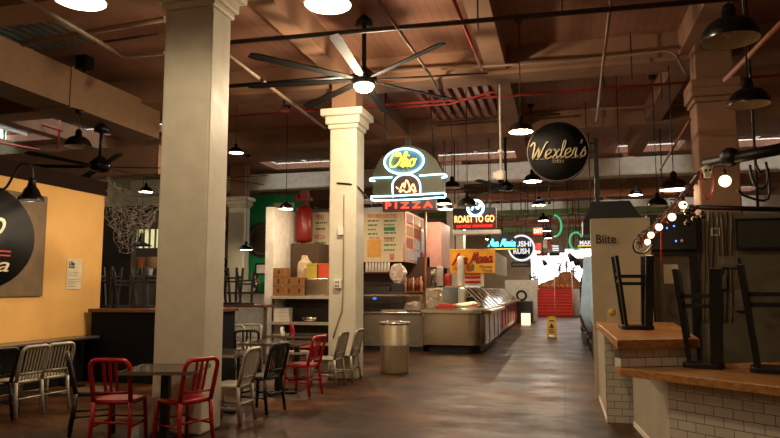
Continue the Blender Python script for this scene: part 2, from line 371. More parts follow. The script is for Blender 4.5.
# columns
def column(name, x0, x1, y0, y1, captop, label, capw=.14):
    t = thing(name, label, 'column', ((x0+x1)/2, (y0+y1)/2, 0)); a, b = (x1-x0)/2, (y1-y0)/2
    COL = BEAM if 'shadowy' in label else MATS['cream_column_paint']  # the column by the tiled bar takes the darker beam paint
    mb = MB(); mb.box(-a, a, -b, b, 0, captop-.35); mb.build('shaft', COL, t, .025)
    mb = MB(); z = captop-.35
    for dz, g in ((.08, .03), (.14, .07), (.13, capw)):
        mb.box(-a-g, a+g, -b-g, b+g, z, z+dz); z += dz
    mb.build('capital', COL, t, .02)
    MB().box(-a*.9, a*.9, -b*.9, b*.9, captop, 5.69).build('upper_pier', BEAM, t)
    return t
c1 = column('support_column', -4.34, -3.735, 6.43, 6.87, 5.08, 'thick cream painted column standing behind the red chairs\' table')
c2 = column('support_column', -3.94, -3.44, 10.92, 11.4, 4.72, 'narrower cream column with conduit and outlet boxes beside the steel trash can')
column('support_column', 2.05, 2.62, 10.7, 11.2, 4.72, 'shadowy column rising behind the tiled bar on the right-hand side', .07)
column('support_column', -10.8, -10.2, 20, 20.4, 4.6, 'distant pale column in front of the bright green wall')
column('support_column', -3.6, -3.05, 21.2, 21.7, 4.6, 'far cream column behind the red and black roast to go sign')
column('support_column', 5.6, 6.1, 15.4, 15.9, 4.72, 'far column beyond the television at the right edge')
# conduit and outlets on column 2
t = thing('wall_conduit', 'thin conduit with a switch box and an outlet box running down the second column', 'conduit', (0, 0, 0))
p = lambda x, y: PY(x, y, 10.905)
MB().tube([p(344, 195), p(343.5, 240), p(343, 290), p(342, 310), p(336, 328), p(333, 338)], .012).build('conduit', M('conduit_paint', '#8a8068', .5), t)
a = p(341, 231); MB().cbox((a.x, 10.89, a.z), (.1, .06, .15)).build('switch_box', WHITE, t, .008)
a = p(338, 284); o = MB().cbox((a.x, 10.89, a.z), (.13, .06, .15)).build('outlet_box', WHITE, t, .008)
MB().cbox((a.x-.02, 10.857, a.z+.03), (.02, .006, .03)).cbox((a.x+.02, 10.857, a.z+.03), (.02, .006, .03)).cbox((a.x-.02, 10.857, a.z-.03), (.02, .006, .03)).cbox((a.x+.02, 10.857, a.z-.03), (.02, .006, .03)).build('socket', BLACK, o)
tag(MB().tube([p(337, 183), p(350, 184), PY(358, 187, 11.0), PY(366, 196, 11.4), PY(372, 205, 13)], .015).build('power_cable', BLACK), 'black cable strapped round the second column and reaching to the pizza sign', 'cable')

# pipes ------------------------------------------------------------
def pipe(label, cat, pts, r, m, name='ceiling_pipe'): return tag(MB().tube(pts, r, 8).build(name, m), label, cat)
def xpipe(x0, y0, x1, y1, Y): a = PY(x0, y0, Y); b = PY(x1, y1, Y); return [a, b]
pipe('long iron pipe crossing the whole ceiling just above the fan light', 'pipe', xpipe(178, 47, 760, -4, 8.2), .035, IRON)
pipe('iron pipe crossing behind the fan below its blades', 'pipe', xpipe(183, 90, 356, 76, 9.5), .035, BLACK)
pipe('thin red sprinkler pipe crossing the ceiling behind the fan', 'pipe', xpipe(170, 121, 800, 74, 12.4), .024, REDPIPE)
pipe('conduit following the lower edge of the beam over the aisle', 'pipe', [PY(355, 74, 10.9), PY(560, 62, 10.9), PY(668, 50, 10.9), PY(676, 55, 10.9), PY(686, 74, 10.9)], .025, M('beam_conduit', '#8d7460', .5))
pipe('conduit hung low across the ceiling in front of the black round sign', 'pipe', xpipe(590, 109, 692, 104, 14.5), .022, M('beam_conduit'))
pipe('thin pipe crossing far behind the hanging camera', 'pipe', xpipe(430, 123, 560, 114, 14.8), .022, IRON)
pipe('long pipe slanting down the ceiling from the thick column towards the second column', 'pipe', [PY(205, 38, 7.2), PY(325, 128, 13)], .03, M('beam_conduit'))
pipe('red pipe running along the aisle ceiling towards the fan', 'pipe', [PY(454, 0, 7.5), PY(482, 70, 10.5)], .022, REDPIPE)
pipe('pale conduit running along the aisle ceiling above the round black sign', 'pipe', [PY(611, 0, 8), PY(596, 121, 13.8)], .022, M('beam_conduit'))
pipe('pipe running along the aisle ceiling just left of the fan', 'pipe', [PY(375, -5, 7), PY(430, 75, 10.6), PY(452, 118, 14)], .022, M('beam_conduit'))
pipe('pipe that bends beside the thick column under the upper left ceiling', 'pipe', [PY(18, -5, 5), PY(70, 25, 6), PY(125, 57, 7.2), PY(165, 53, 7.2)], .03, M('beam_conduit'))
pipe('pipe crossing the upper left ceiling below the big lamp', 'pipe', xpipe(22, 44, 165, 19, 7.6), .04, M('beam_conduit'))
pipe('thin pipe high over the duct at the upper left', 'pipe', xpipe(95, 43, 160, 34, 8.4), .02, IRON)
pipe('red sprinkler pipe above the mustard wall', 'pipe', xpipe(-5, 109, 62, 131, 13), .03, REDPIPE)
pipe('second red pipe lower above the mustard wall', 'pipe', xpipe(-5, 142, 40, 150, 14), .03, REDPIPE)
pipe('upright green pipe above the mustard wall', 'pipe', [PY(5, 112, 15), PY(4, 140, 15)], .03, GREEN)
pipe('upright red pipe at the end of the sprinkler line above the mustard wall', 'pipe', [PY(60, 120, 13), PY(58, 150, 13)], .025, REDPIPE)
pipe('sprinkler pipe with red paint above the lit camera near the fan', 'pipe', [PY(393, 108, 12.4), PY(450, 104, 12.2), PY(492, 92, 12.2), PY(500, 94, 12.2)], .02, REDPIPE)
pipe('rust coloured pipe slanting up behind the dark right-hand column', 'pipe', [PY(660, 170, 13), PY(690, 120, 10)], .02, M('rusty_pipe', '#8a4a2c', .6))
pipe('orange brown pipe rising to the upper right corner', 'pipe', [PY(725, 80, 8.5), PY(790, 15, 6)], .03, M('rusty_pipe'))
for i, (x, y0, y1, Y, lb) in enumerate([(253, 65, 110, 10.5, 'short rod'), (500, 12, 95, 10.3, 'pale conduit'), (497, 75, 160, 12.2, 'slim rod')]): pass
pipe('pair of thin rods hanging from the ceiling to the dome camera', 'pipe', [PY(498, 60, 12), PY(499, 152, 12)], .018, IRON)
for x, y0, y1, Y, lb in [(562, 2, 12, 8.2, 'above the fan blades end'), (632, 55, 80, 11, 'right of centre under the beam'), (605, 88, 118, 12.6, 'above the black round sign'), (662, 64, 100, 12.6, 'left of the dark column'), (630, 90, 130, 15.8, 'behind the pale conduit'), (586, 100, 128, 15, 'beside the round black sign bracket'), (433, 75, 130, 12.5, 'slanting over the pizza sign'), (385, 85, 140, 13, 'down to the pizza sign dome'), (478, 10, 30, 8.3, 'near the red aisle pipe')]:
    pipe('thin hanger rod ' + lb, 'rod', [V((PY(x, y1, Y).x+(.25 if 'slant' in lb else 0), Y, 5.69)), PY(x, y1, Y)], .012, IRON, 'hanger_rod')

for i, (y, z, c, nm) in enumerate([(22.6, 4.55, '#8a5230', 'orange'), (28.05, 4.6, '#66783c', 'green'), (31.8, 4.5, '#8a5230', 'rusty'), (36, 4.55, '#66783c', 'olive')]):
    tag(MB().box(-6, 5, y, y+.25, z, z+.22).cyl((-5.8, y+.1, z+.2), (-5.8, y+.1, 5.69), .02).cyl((4.8, y+.1, z+.2), (4.8, y+.1, 5.69), .02).cyl((-2, y+.1, z+.2), (-2, y+.1, 5.69), .02).build('hanging_cable_tray', M('tray_%d' % i, c, .6)), nm+' painted tray hung across the far hall ceiling', 'tray')
rr3 = random.Random(12)
for i in range(16):
    x = rr3.uniform(-3.2, 2.6); y = rr3.choice([17.3, 18.6, 22.2, 23.5, 31.9, 33.1]); z = rr3.uniform(3.3, 4.4)
    tag(MB().cyl((x, y, z), (x, y, 5.69), .014, n=6).cyl((x, y, z-.05), (x, y, z), .04, n=8).build('drop_rod', BLACK), 'thin black drop rod over the far aisle', 'rod', 'drop rods over the far aisle')
# duct at the left
mb = MB(); mb.box(-8.7, -8.0, 3, 11.8, 4.62, 5.29); mb.box(-8.72, -7.98, 9.2, 9.26, 4.6, 5.31); mb.box(-8.72, -7.98, 6.2, 6.26, 4.6, 5.31)
tag(mb.build('ceiling_duct', M('duct_paint', '#8a6a4c', .7, var=.08)), 'long brown boxed duct running under the ceiling above the mustard wall', 'duct')
a = PY(85, 60, 9.8)
tag(MB().cbox((a.x, 9.8, a.z), (.22, .22, .32)).cyl((a.x, 9.8, a.z+.16), (a.x, 9.8, 5.25), .02).build('ceiling_speaker', BLACK, None, .02), 'small black box speaker hanging above the duct', 'speaker')
tag(MB().box(-12.2, -8.0, 11.8, 12.2, 3.9, 4.5).build('cross_beam', BEAM), 'brown cross beam low behind the duct above the mustard wall', 'beam')
# reddish corrugated vent panel in the ceiling
a = PY(452, 88, 11.9); mb = MB()
for i in range(10): mb.box(a.x-.95+i*.2, a.x-.95+i*.2+.1, 10.9+.9, 15.2, 5.55, 5.68)
tag(mb.build('corrugated_deck', M('corrugated_metal', '#c08878', .4, metal=.3)), 'corrugated metal deck panel in the ceiling behind the fan blades', 'ceiling panel')
mb = MB()
for i in range(12): mb.box(-9.4+i*.18, -9.4+i*.18+.09, 6, 9, 5.58, 5.69)
tag(mb.build('corrugated_deck', M('corrugated_grey', '#8f9490', .4, metal=.5)), 'grey corrugated metal deck in the upper left corner of the ceiling', 'ceiling panel')

# ================================================================== LEFT: mustard wall
WX = -7.8
tag(MB().box(WX-.15, WX, 2, 9.95, .76, 3.23).build('wall_mustard', YELL), None, None, kind='structure')
tag(MB().box(WX-.18, WX+.03, 2, 9.98, 3.17, 3.42).build('trim_40', BROWN), None, None, kind='structure')
tag(MB().box(WX-.15, WX, 2, 9.95, 0, .72).build('wall_mustard_base', BLACK), None, None, kind='structure')
# round sign on a wood board
t = thing('pizza_sign_board', 'square brown wood board with a big black oval sign on the mustard wall', 'sign', (WX, 0, 0))
b0 = PX(0, 190, WX); b1 = PX(46, 195, WX); z1 = PX(46, 197, WX).z; z0 = PX(43, 296, WX).z
MB().box(.005, .035, b1.y-2.4, b1.y, z0, z1).build('board', M('walnut_board', '#6b5436', .6, var=.2, scale=4), t)
cz = PX(0, 238, WX).z; cy = b1.y-1.28
mb = MB(); mb.lathe([(0, 0), (1.0, 0), (1.0, .03), (0, .03)], n=40, mat=Matrix.Translation((.036, cy, cz)) @ Matrix.Rotation(PI/2, 4, 'Y') @ Matrix.Diagonal((.76, 1.03, 1, 1)))
mb.build('oval_panel', BLACK, t)
CRM = M('cream_lettering', '#c9bca0', .6); REDL = M('red_lettering', '#b8301c', .6)
mb = MB()
for k in (0, 1): mb.box(.067, .07, cy-.6, PX(7, 254, WX).y, cz-.2-k*.06, cz-.18-k*.06)
mb.build('red_stripe', REDL, t)
text('pizza', 1.1, .26, CRM, t, (.07, PX(5, 268, WX).y-.55, cz-.42), PI/2, shear=.3)
text('Olio', .9, .4, CRM, t, (.07, PX(2, 220, WX).y-.45, cz+.22), PI/2, shear=.4)
# small notice with the shop's name
q = PX(72, 274, WX); n0 = PX(65.5, 274, WX); n1 = PX(80.5, 274, WX)
t = thing('wall_notice', 'small white notice pinned to the mustard wall beside the wood sign board', 'notice', (WX+.004, q.y+.04, q.z))
W_ = n1.y-n0.y; Hh = .5
MB().box(0, .008, -W_/2, W_/2, -Hh/2, Hh/2).build('sheet', M('paper', '#d8ccb0', .7), t)
INK = M('ink', '#2a241c', .7)
text('Olio', W_*.38, .07, INK, t, (.011, -W_*.2, .17), PI/2, shear=.4)
text('PIZZERIA', W_*.4, .025, INK, t, (.011, -W_*.2, .11), PI/2)
mb = MB()
for z in (.03, .0, -.03, -.09, -.12, -.15, -.2): mb.box(.009, .011, -W_*.4, W_*.3*(1 if z in (.03, -.09, -.12) else .5), z-.005, z+.003)
mb.build('printed_lines', M('grey_ink', '#8a8068', .7), t)

# gooseneck lamp
def gooseneck(p, label, power, wall_y=None):
    t = thing('gooseneck_lamp', label, 'wall lamp', p)
    MB().lathe([(.17, -.02), (.165, .03), (.13, .06), (.12, .08), (.1, .13), (.06, .18), (.045, .26), (.045, .3), (0, .3)], n=24).lathe([(.16, -.018), (.12, .04), (.05, .16), (0, .17)], n=24).build('lamp_shade', BLACKG, t)
    MB().ball((0, 0, .05), .045).build('bulb', BULB, t)
    wy = -.12; wx = WX-p[0]
    MB().tube([(0, 0, .28), (0, -.01, .42), (-.06, -.05, .5), (wx*.3, -.09, .45), (wx*.55, wy, .18), (wx*.8, wy, .12), (wx+.02, wy, .12)], .018, 8, False, 4).build('arm', BLACK, t)
    MB().lathe([(0, 0), (.08, 0), (.08, .02), (.03, .05), (0, .05)], n=16, mat=Matrix.Translation((wx, wy, .12)) @ Matrix.Rotation(PI/2, 4, 'Y')).build('wall_mount', BLACK, t)
    light('POINT', (0, 0, .0), power, WARMW, t, .04); return t
pp = PX(31, 199, -7.25); gooseneck(pp, 'black gooseneck lamp arching off the mustard wall over the oval sign', 26)
gooseneck(V((-7.25, pp.y-2.2, pp.z)), 'black gooseneck lamp further along the mustard wall outside the frame edge', 26)
gooseneck(V((-7.25, pp.y+1.7, pp.z+.9)), 'x', 0) if False else None

# shelf table along the wall
t = thing('wall_table', 'long grey metal topped table standing along the mustard wall', 'table', (WX+.02, 6.5, 0))
MB().box(0, .36, -3.5, 3.0, .73, .765).build('table_top', STEELD, t, .006)
for y in (-2.6, 0, 2.6): MB().box(.14, .22, y-.04, y+.04, 0, .73).box(.02, .4, y-.05, y+.05, 0, .03).build('leg', BLACK, t)

# ================================================================== CHAIRS
def make_chair(name, mat, nsl, label, loc, rz, group=None):
    t = thing(name, label, 'chair', loc, rz, group)
    # dished seat
    b = bmesh.new(); n = 8; g = []
    for i in range(n+1):
        row = []
        for j in range(n+1):
            u = -1+2*i/n; v_ = -1+2*j/n
            # rounded square
            x = .205*u*math.sqrt(1-.18*v_*v_); y = .2*v_*math.sqrt(1-.18*u*u); z = .455-.012*(1-u*u)*(1-v_*v_)-.008*(1 if v_ > .9 else 0)
            row.append(b.verts.new((x*(1+.03*v_), y, z)))
        g.append(row)
    for i in range(n):
        for j in range(n): b.faces.new([g[i][j], g[i+1][j], g[i+1][j+1], g[i][j+1]]).smooth = True
    me = bpy.data.meshes.new('seat'); ext = bmesh.ops.extrude_face_region(b, geom=b.faces[:])
    for v in ext['geom']:
        if isinstance(v, bmesh.types.BMVert): v.co.z -= .042
    bmesh.ops.recalc_face_normals(b, faces=b.faces[:]); b.to_mesh(me); b.free(); me.materials.append(mat)
    o = bpy.data.objects.new('seat', me); C.objects.link(o); o.parent = t
    # back frame: inverted U, raked
    def bk(x, z): return (x, -.19-.10*max(0, (z-.44))/.42, z)
    pts = [bk(-.185, .44), bk(-.19, .6), bk(-.195, .76)]
    for k in range(1, 6):
        a = PI-k*PI/2/5; pts.append(bk(-.125+.07*math.cos(a), .775+.075*math.sin(a)))
    pts += [bk(-x_, z_) for x_, _, z_ in pts[::-1]]
    MB().tube(pts, .0225, 10).build('back_frame', mat, t)
    MB().tube([bk(-.19, .53), bk(.19, .53)], .013, 8).build('back_rail', mat, t)
    xs = [-.062, 0, .062] if nsl == 3 else [-.12, -.072, -.024, .024, .072, .12]
    for x in xs:
        lo = .53 if nsl == 3 else .455
        m_ = MB(); p0, p1 = V(bk(x*.95, lo)), V(bk(x, .846)); m_.bar(p0, p1, .027 if nsl == 3 else .02, .01); m_.build('back_slat', mat, t)
    for s in (-1, 1):
        MB().tube([(s*.185, -.19, .44), (s*.19, -.2, .25), (s*.2, -.235, .008)], [.0225, .022, .019], 8).build('leg', mat, t)
        MB().tube([(s*.175, .17, .44), (s*.185, .18, .25), (s*.19, .195, .008)], [.0225, .022, .019], 8).build('leg', mat, t)
        MB().tube([(s*.19, -.207, .2), (s*.187, .182, .2)], .012, 6).build('stretcher', mat, t)
    MB().tube([(-.187, .184, .24), (.187, .184, .24)], .012, 6).build('stretcher', mat, t)
    MB().tube([(-.192, -.203, .24), (.192, -.203, .24)], .012, 6).build('stretcher', mat, t)
    return t
def backpos(px, py, rz):          # chair origin from the photo's point between the rear feet
    g = G(px, py); return (g.x - .235*math.sin(rz), g.y + .235*math.cos(rz), 0)
BLKCH = M('black_powder_coat', '#141213', .35)
WHTCH = M('white_powder_coat', '#d8d4c8', .4)
GT = 'cafe chairs around the tables'
r_ = R(12); redA = make_chair('cafe_chair', REDCH, 3, 'red metal chair seen from behind, left of the thick column', backpos(108, 449, r_), r_, GT)
r_ = R(68); dup(redA, backpos(197, 447, r_), r_, 'red metal chair pulled up in front of the thick column\'s base', GT)
r_ = R(86); greyA = make_chair('cafe_chair', ALU, 6, 'bare aluminium slat back chair at the long wall table, nearer the camera', backpos(30, 418, r_), r_, GT)
dup(greyA, backpos(57, 412, r_), R(80), 'bare aluminium slat back chair at the long wall table, beside the black chair', GT)
blkA = make_chair('cafe_chair', BLKCH, 3, 'black metal chair turned side-on behind the left red chair', backpos(69, 434, R(-50)), R(-50), GT)
dup(blkA, backpos(-4, 424, R(80)), R(80), 'black chair in deep shadow at the frame edge by the wall table', GT)
dup(greyA, backpos(248, 424, R(92)), R(92), 'aluminium slat back chair just beyond the thick column, nearest of its row', GT)
blkB = make_chair('cafe_chair', BLKCH, 6, 'black slat back chair between an aluminium chair and a red chair', backpos(276, 413, R(80)), R(80), GT)
dup(redA, backpos(316, 396, R(84)), R(84), 'red chair in the row of tables before the second column', GT)
dup(greyA, backpos(341, 387, R(88)), R(88), 'aluminium chair in front of the second column beside the red one', GT)
dup(greyA, backpos(357, 381, R(88)), R(88), 'aluminium chair tucked against the second column, farthest of its row', GT)
whtA = make_chair('cafe_chair', WHTCH, 3, 'white metal chair on the far side of the middle tables', backpos(284, 378, R(-70)), R(-70), GT)
dup(redA, backpos(293, 370, R(-60)), R(-60), 'small red chair partly hidden behind the white chair', GT)
dup(blkA, backpos(246, 383, R(20)), R(20), 'black chair behind the row of tables near the service shelves', GT)
for i, (x, y) in enumerate(((232, 372), (250, 370))):
    dup(greyA, backpos(x, y, R(190)), R(190), ['grey chair drawn up to the wood topped bar beyond the thick column', 'grey chair drawn up to the wood topped bar beside the first grey one'][i], GT)

def table(loc, rz, w_, d, label, edge=STEELD):
    t = thing('cafe_table', label, 'table', loc, rz, 'cafe tables')
    MB().box(-w_/2, w_/2, -d/2, d/2, .72, .748).build('table_top', TABLEM, t)
    mb = MB(); e = .006
    mb.box(-w_/2-e, w_/2+e, -d/2-e, -d/2, .715, .75); mb.box(-w_/2-e, w_/2+e, d/2, d/2+e, .715, .75); mb.box(-w_/2-e, -w_/2, -d/2, d/2, .715, .75); mb.box(w_/2, w_/2+e, -d/2, d/2, .715, .75)
    mb.build('edge_band', edge, t)
    MB().box(-.04, .04, -.04, .04, .02, .72).build('pedestal', BLACK, t)
    MB().box(-.3, .3, -.035, .035, 0, .03).box(-.035, .035, -.3, .3, 0, .03).build('base', BLACK, t)
    MB().box(-.25, .25, -.03, .03, .69, .72).build('bracket', BLACK, t); return t
a = G(160, 375, .75)
table((a.x-.27, a.y+.52, 0), R(14), .70, .66, 'dark topped square table between the two nearest red chairs')
table((G(236, 352, .75).x-.3, G(236, 352, .75).y, 0), R(0), .9, .7, 'dark table behind the thick column beside an aluminium chair')
table((G(285, 342, .75).x-.1, G(285, 342, .75).y, 0), R(0), .95, .7, 'dark table between the black slat chair and the red chair')
table((G(318, 335, .75).x-.38, G(318, 335, .75).y, 0), R(0), .84, .7, 'dark table nearest the second column')

# ================================================================== STOOLS (upside down on bars)
def make_stool(label, loc, rz, h, sw, leg, group, thick=True):
    t = thing('bar_stool', label, 'stool', loc, rz, group)
    a = sw/2
    poly = []
    for sx, sy, a0 in ((1, 1, 0), (-1, 1, 90), (-1, -1, 180), (1, -1, 270)):
        for k in range(4): an = R(a0+k*30); poly.append((sx*(a-.05)+.05*math.cos(an), sy*(a-.05)+.05*math.sin(an)))
    MB().prism(poly, 0.001, .045).build('seat', BLACK, t, .006)
    for sx in (-1, 1):
        for sy in (-1, 1):
            MB().bar((sx*(a-.06), sy*(a-.06), .04), (sx*(a+.03 if sx < 0 else a-.03), sy*(a+.0), h), leg*(2.4 if sx > 0 and thick else 1), leg*1.5).build('leg', BLACK, t)
    for z, e in ((h*.62, 0), (h*.72, 0)):
        f = (z/h)*.08-.06
        for s in (-1, 1):
            MB().bar((-a-f, s*(a-.05), z), (a+f, s*(a-.05), z), .02, .035).build('stretcher', BLACK, t)
            MB().bar((s*(a+f), -a+.04, z+.03), (s*(a+f), a-.04, z+.03), .02, .035).build('stretcher', BLACK, t)
    return t

# ================================================================== RIGHT: tiled bar
ZH, ZL = 1.08, .826
cH = G(617, 340, ZH); fH = G(593, 320, ZH); dH = (G(706, 348.6, ZH-.085)-G(617, 350.3, ZH-.085)).normalized()
cL = G(620, 368, ZL); dL = (G(780, 387, ZL)-cL).normalized(); nL = V((-dL.y, dL.x, 0))
YW = 9.9
def sideprism(poly, z0, z1): return MB().prism(poly, z0, z1)
r1 = cH+dH*.84
t = thing('tiled_bar', 'raised bar with thick wood top and white subway tile, under the stacked black stools', 'bar counter', (0, 0, 0))
MB().prism([(cH.x, cH.y), (r1.x, r1.y), (r1.x+.25, YW), (fH.x+.02, YW)], ZH-.085, ZH).build('wood_top', WOODTOP, t, .006)
bx = .47
MB().box(bx, bx+.08, 8.25, YW, 0, ZH-.086).build('side_panel', M('marble_panel', '#b8ad98', .35, var=.08, scale=3), t)
MB().box(bx-.01, bx, 8.2, YW, 0, .05).build('base_trim', WHITE, t)
o = MB().box(0, .9, 0, .1, 0, ZH-.086).build('tile_face', TILE, t, loc=(bx, 8.22, 0))
ang = math.atan2(dH.y, dH.x)
o = MB().box(0, .78, 0, .1, 0, ZH-.086-ZL-.004).build('tile_splash', TILE, t); o.location = (cH.x+.03, cH.y+.06, ZL+.004); o.rotation_euler = (0, 0, ang)
t = thing('tiled_counter', 'low corner counter with wood top and tiled front at the lower right', 'bar counter', (0, 0, 0))
rr = cL+dL*2.6; k1 = cL+V((dH.x, dH.y, 0))*3.0
MB().prism([(cL.x, cL.y), (rr.x, rr.y), (cH.x+dH.x*4, cH.y+dH.y*4+.2), (cH.x-.01, cH.y+.2)], ZL-.07, ZL).build('wood_top', WOODTOP, t, .006)
pA = V((.75, 8.1, 0)); pB = cL+dL*.33+nL*.22; pB.z = 0
ln = (pB-pA).length; an = math.atan2(pB.y-pA.y, pB.x-pA.x)
o = MB().box(0, ln, 0, .06, 0, ZL-.072).build('end_panel', M('marble_panel'), t); o.location = pA; o.rotation_euler = (0, 0, an)
o = MB().box(0, ln, -.012, 0, 0, .05).build('base_trim', WHITE, t); o.location = pA; o.rotation_euler = (0, 0, an)
o = MB().box(0, 2.8, 0, .08, 0, ZL-.072).build('tile_face', TILE, t); o.location = pB; o.rotation_euler = (0, 0, math.atan2(dL.y, dL.x))

GS = 'black stools turned upside down on the tiled bar'
s0 = make_stool('black wooden stool upside down on the raised bar below the tan wall lettering', G(636, 329, ZH), R(3), .84, .36, .035, GS)
s0.location.z = ZH
o = make_stool('black stool upside down alone on the low counter with one slanting leg', G(704, 367, ZL), R(-14), .9, .34, .04, GS); o.location.z = ZL
q = G(774, 372, ZL); o = make_stool('black stool upside down on the low counter at the frame\'s right edge', q, R(-16), .93, .36, .045, GS); o.location.z = ZL
q = G(672, 322, ZH); 

# tan partition with lettering
x0, x1, z0, z1 = RECT(592, 218, 652, 330, YW)
t = thing('tan_partition', 'tan wall panel with black lettering standing at the end of the raised bar', 'partition', (0, 0, 0))
MB().box(x0, x1, YW, YW+.12, 0, z1).build('panel', M('tan_panel', '#b5a98c', .75, var=.05), t)
a = PY(606, 239, YW); text('Biite', PY(616, 239, YW).x-PY(596, 239, YW).x, .13, INK, t, (a.x, YW-.004, a.z), off=.01)
# menu holder/poster on the bar
a, b_, c_, d_ = RECT(608, 288, 616, 322, YW-.35)
t = thing('menu_stand', 'small printed card in a clear stand on the raised bar against the tan panel', 'card', ((a+b_)/2, YW-.35, ZH))
MB().box(-.07, .07, 0, .012, .002, d_-ZH).build('card', M('card_paper', '#b8b0a0', .5), t); MB().lathe([(0, 0), (.05, 0), (.05, .004), (0, .004)], n=16, mat=Matrix.Translation((.0, -.001, .14)) @ Matrix.Rotation(PI/2, 4, 'X')).build('printed_seal', M('seal_yellow', '#b89a38', .5), t)
# recess and back wall
YR = 10.5
tag(MB().box(x1, 8.9, YR, YR+.15, 0, 2.62).build('wall_bar', M('bar_back_plaster', '#77705c', .8, var=.15, scale=4)), None, None, kind='structure')
x0, x1b, z0, z1 = RECT(651, 250, 697, 318, YR-.15)
t = thing('dark_alcove_frame', 'dark metal framed opening behind the upturned stools', 'frame', (0, YR-.15, 0))
mb = MB(); mb.box(x0, x1b, 0, .08, z1-.07, z1); mb.box(x1b-.07, x1b, 0, .08, 0, z1-.07); mb.box(x0, x0+.05, 0, .08, 0, z1-.07); mb.build('frame', BLACK, t)
MB().box(x0+.05, x1b-.07, .1, .13, 0, z1-.07).build('back_panel', M('grey_back', '#6a6050', .7), t)
a = PY(671, 274, YR-.06); tag(MB().cbox((a.x, YR-.07, a.z), (.2, .008, .28)).build('paper_notice', M('paper')), 'white sheet of paper taped inside the dark alcove', 'paper')
# dark shelf / black board above
x0, x1c, z0, z1 = RECT(648, 214, 697, 250, YR-.3)
t = thing('black_cabinet', 'black cabinet with small blue indicator lights above the alcove', 'cabinet', (0, YR-.3, 0))
MB().box(x0, x1c, 0, .28, z0, z1).build('body', BLACK, t, .01)
for px, py in ((667, 228), (676, 241), (674, 226)):
    a = PY(px, py, YR-.31); MB().ball((a.x, -.01, a.z), .012).build('indicator', M('blue_led', emit=5, ecol='#4060ff'), t)
a = PY(683, 241, YR-.33); MB().ball((a.x, -.02, a.z), .035).build('camera_eye', STEELD, t)
# thermostat and cables
t = thing('thermostat', 'small greenish thermostat box on the cable covered wall', 'thermostat', (0, 0, 0))
a = PY(715, 232, YR); MB().cbox((a.x, YR-.02, a.z), (.12, .035, .12)).build('case', WHITE, t, .006); MB().cbox((a.x, YR-.041, a.z), (.08, .006, .08)).build('display', M('thermo_green', '#4c6a4c', .5), t)
for i, (x, dx) in enumerate([(700, 2), (704, -1), (708, 3), (713, -2), (718, 2), (722, 4), (727, -2), (731, 1)]):
    pts = [PY(x+dx*math.sin(k*1.7+i)*.35, 212+k*22, YR-.04) for k in range(6)]
    tag(MB().tube(pts, .008+.003*(i % 3), 6, False, 3).build('wall_cable', M('tan_cable', '#8a7a5c', .6) if i % 3 else BLACK), 'cable %s running down the wall behind the bar stools' % ['nearest the alcove', 'second from the alcove, pale', 'third from the alcove, pale', 'below the thermostat left side', 'below the thermostat right side', 'just past the thermostat', 'beside the screen, black', 'touching the screen frame'][i], 'cable', 'cables on the bar wall')
for (px, py, w_, h_, lb) in [(718, 282, .2, .2, 'grey junction box under the thermostat behind the single stool'), (728, 262, .24, .16, 'flat grey electrical box beside the screen'), (741, 300, .16, .3, 'tall pale switch box low behind the right stool')]:
    a = PY(px, py, YR-.05); tag(MB().cbox((a.x, YR-.06, a.z), (w_, .1, h_)).cbox((a.x, YR-.115, a.z), (w_*.7, .012, h_*.7)).build('junction_box', M('box_grey', '#7a7264', .5), None, .006), lb, 'electrical box')
t = thing('television', 'large dark flat screen mounted on the wall at the right edge', 'television', (0, YR-.2, 0))
x0, x1d, z0, z1 = RECT(735, 218, 800, 250, YR-.2); MB().box(x0, x1d, 0, .06, z0, z1).build('bezel', BLACK, t, .008); MB().box(x0+.04, x1d-.04, -.004, 0, z0+.04, z1-.04).build('screen', M('screen_glass', '#3a3a34', .15), t)
MB().box(x0+.3, x0+.8, .06, .2, z0+.1, z1-.1).build('bracket', BLACK, t)
# horizontal cable tray
pipe('black cable tray along the top of the bar back wall', 'tray', xpipe(690, 207, 800, 210, YR-.1), .035, BLACK, 'cable_tray')
# black pole with round sign
t = thing('round_shop_sign', 'big round black sign with cream script lettering bracketed off a black pole', 'sign', PY(598, 222, 10.5))
L0 = t.location.copy()
MB().box(-.035, .035, -.035, .035, 0, PY(598, 138, 10.5).z-L0.z).build('pole', BLACK, t)
sc_ = PY(558, 152, 10.5)-L0
MB().lathe([(0, -.05), (.46, -.05), (.46, .05), (0, .05)], n=48, mat=Matrix.Translation(sc_) @ Matrix.Rotation(PI/2, 4, 'X')).build('sign_disc', M('matt_black', '#060504', .8, spec=.2), t)
MB().lathe([(.46, -.055), (.474, -.055), (.474, .055), (.46, .055), (.46, -.055)], n=48, mat=Matrix.Translation(sc_) @ Matrix.Rotation(PI/2, 4, 'X')).build('sign_rim', IRON, t)
b1_ = PY(598, 143, 10.5)-L0; b2_ = PY(598, 152, 10.5)-L0
MB().bar((sc_.x+.42, 0, b1_.z), (0, 0, b1_.z), .03, .03).bar((sc_.x+.44, 0, b2_.z), (0, 0, b2_.z), .03, .03).build('bracket', BLACK, t)
TANL = M('tan_lettering', '#6e6048', .5)
script("Wexler's", .83, .27, .015, TANL, t, sc_+V((0, -.06, .03)), rise=.02)
MB().box(sc_.x-.35, sc_.x+.35, -.058, -.052, sc_.z-.115, sc_.z-.107).build('underline', TANL, t)
text('DELI', .16, .045, TANL, t, sc_+V((0, -.055, -.155)))
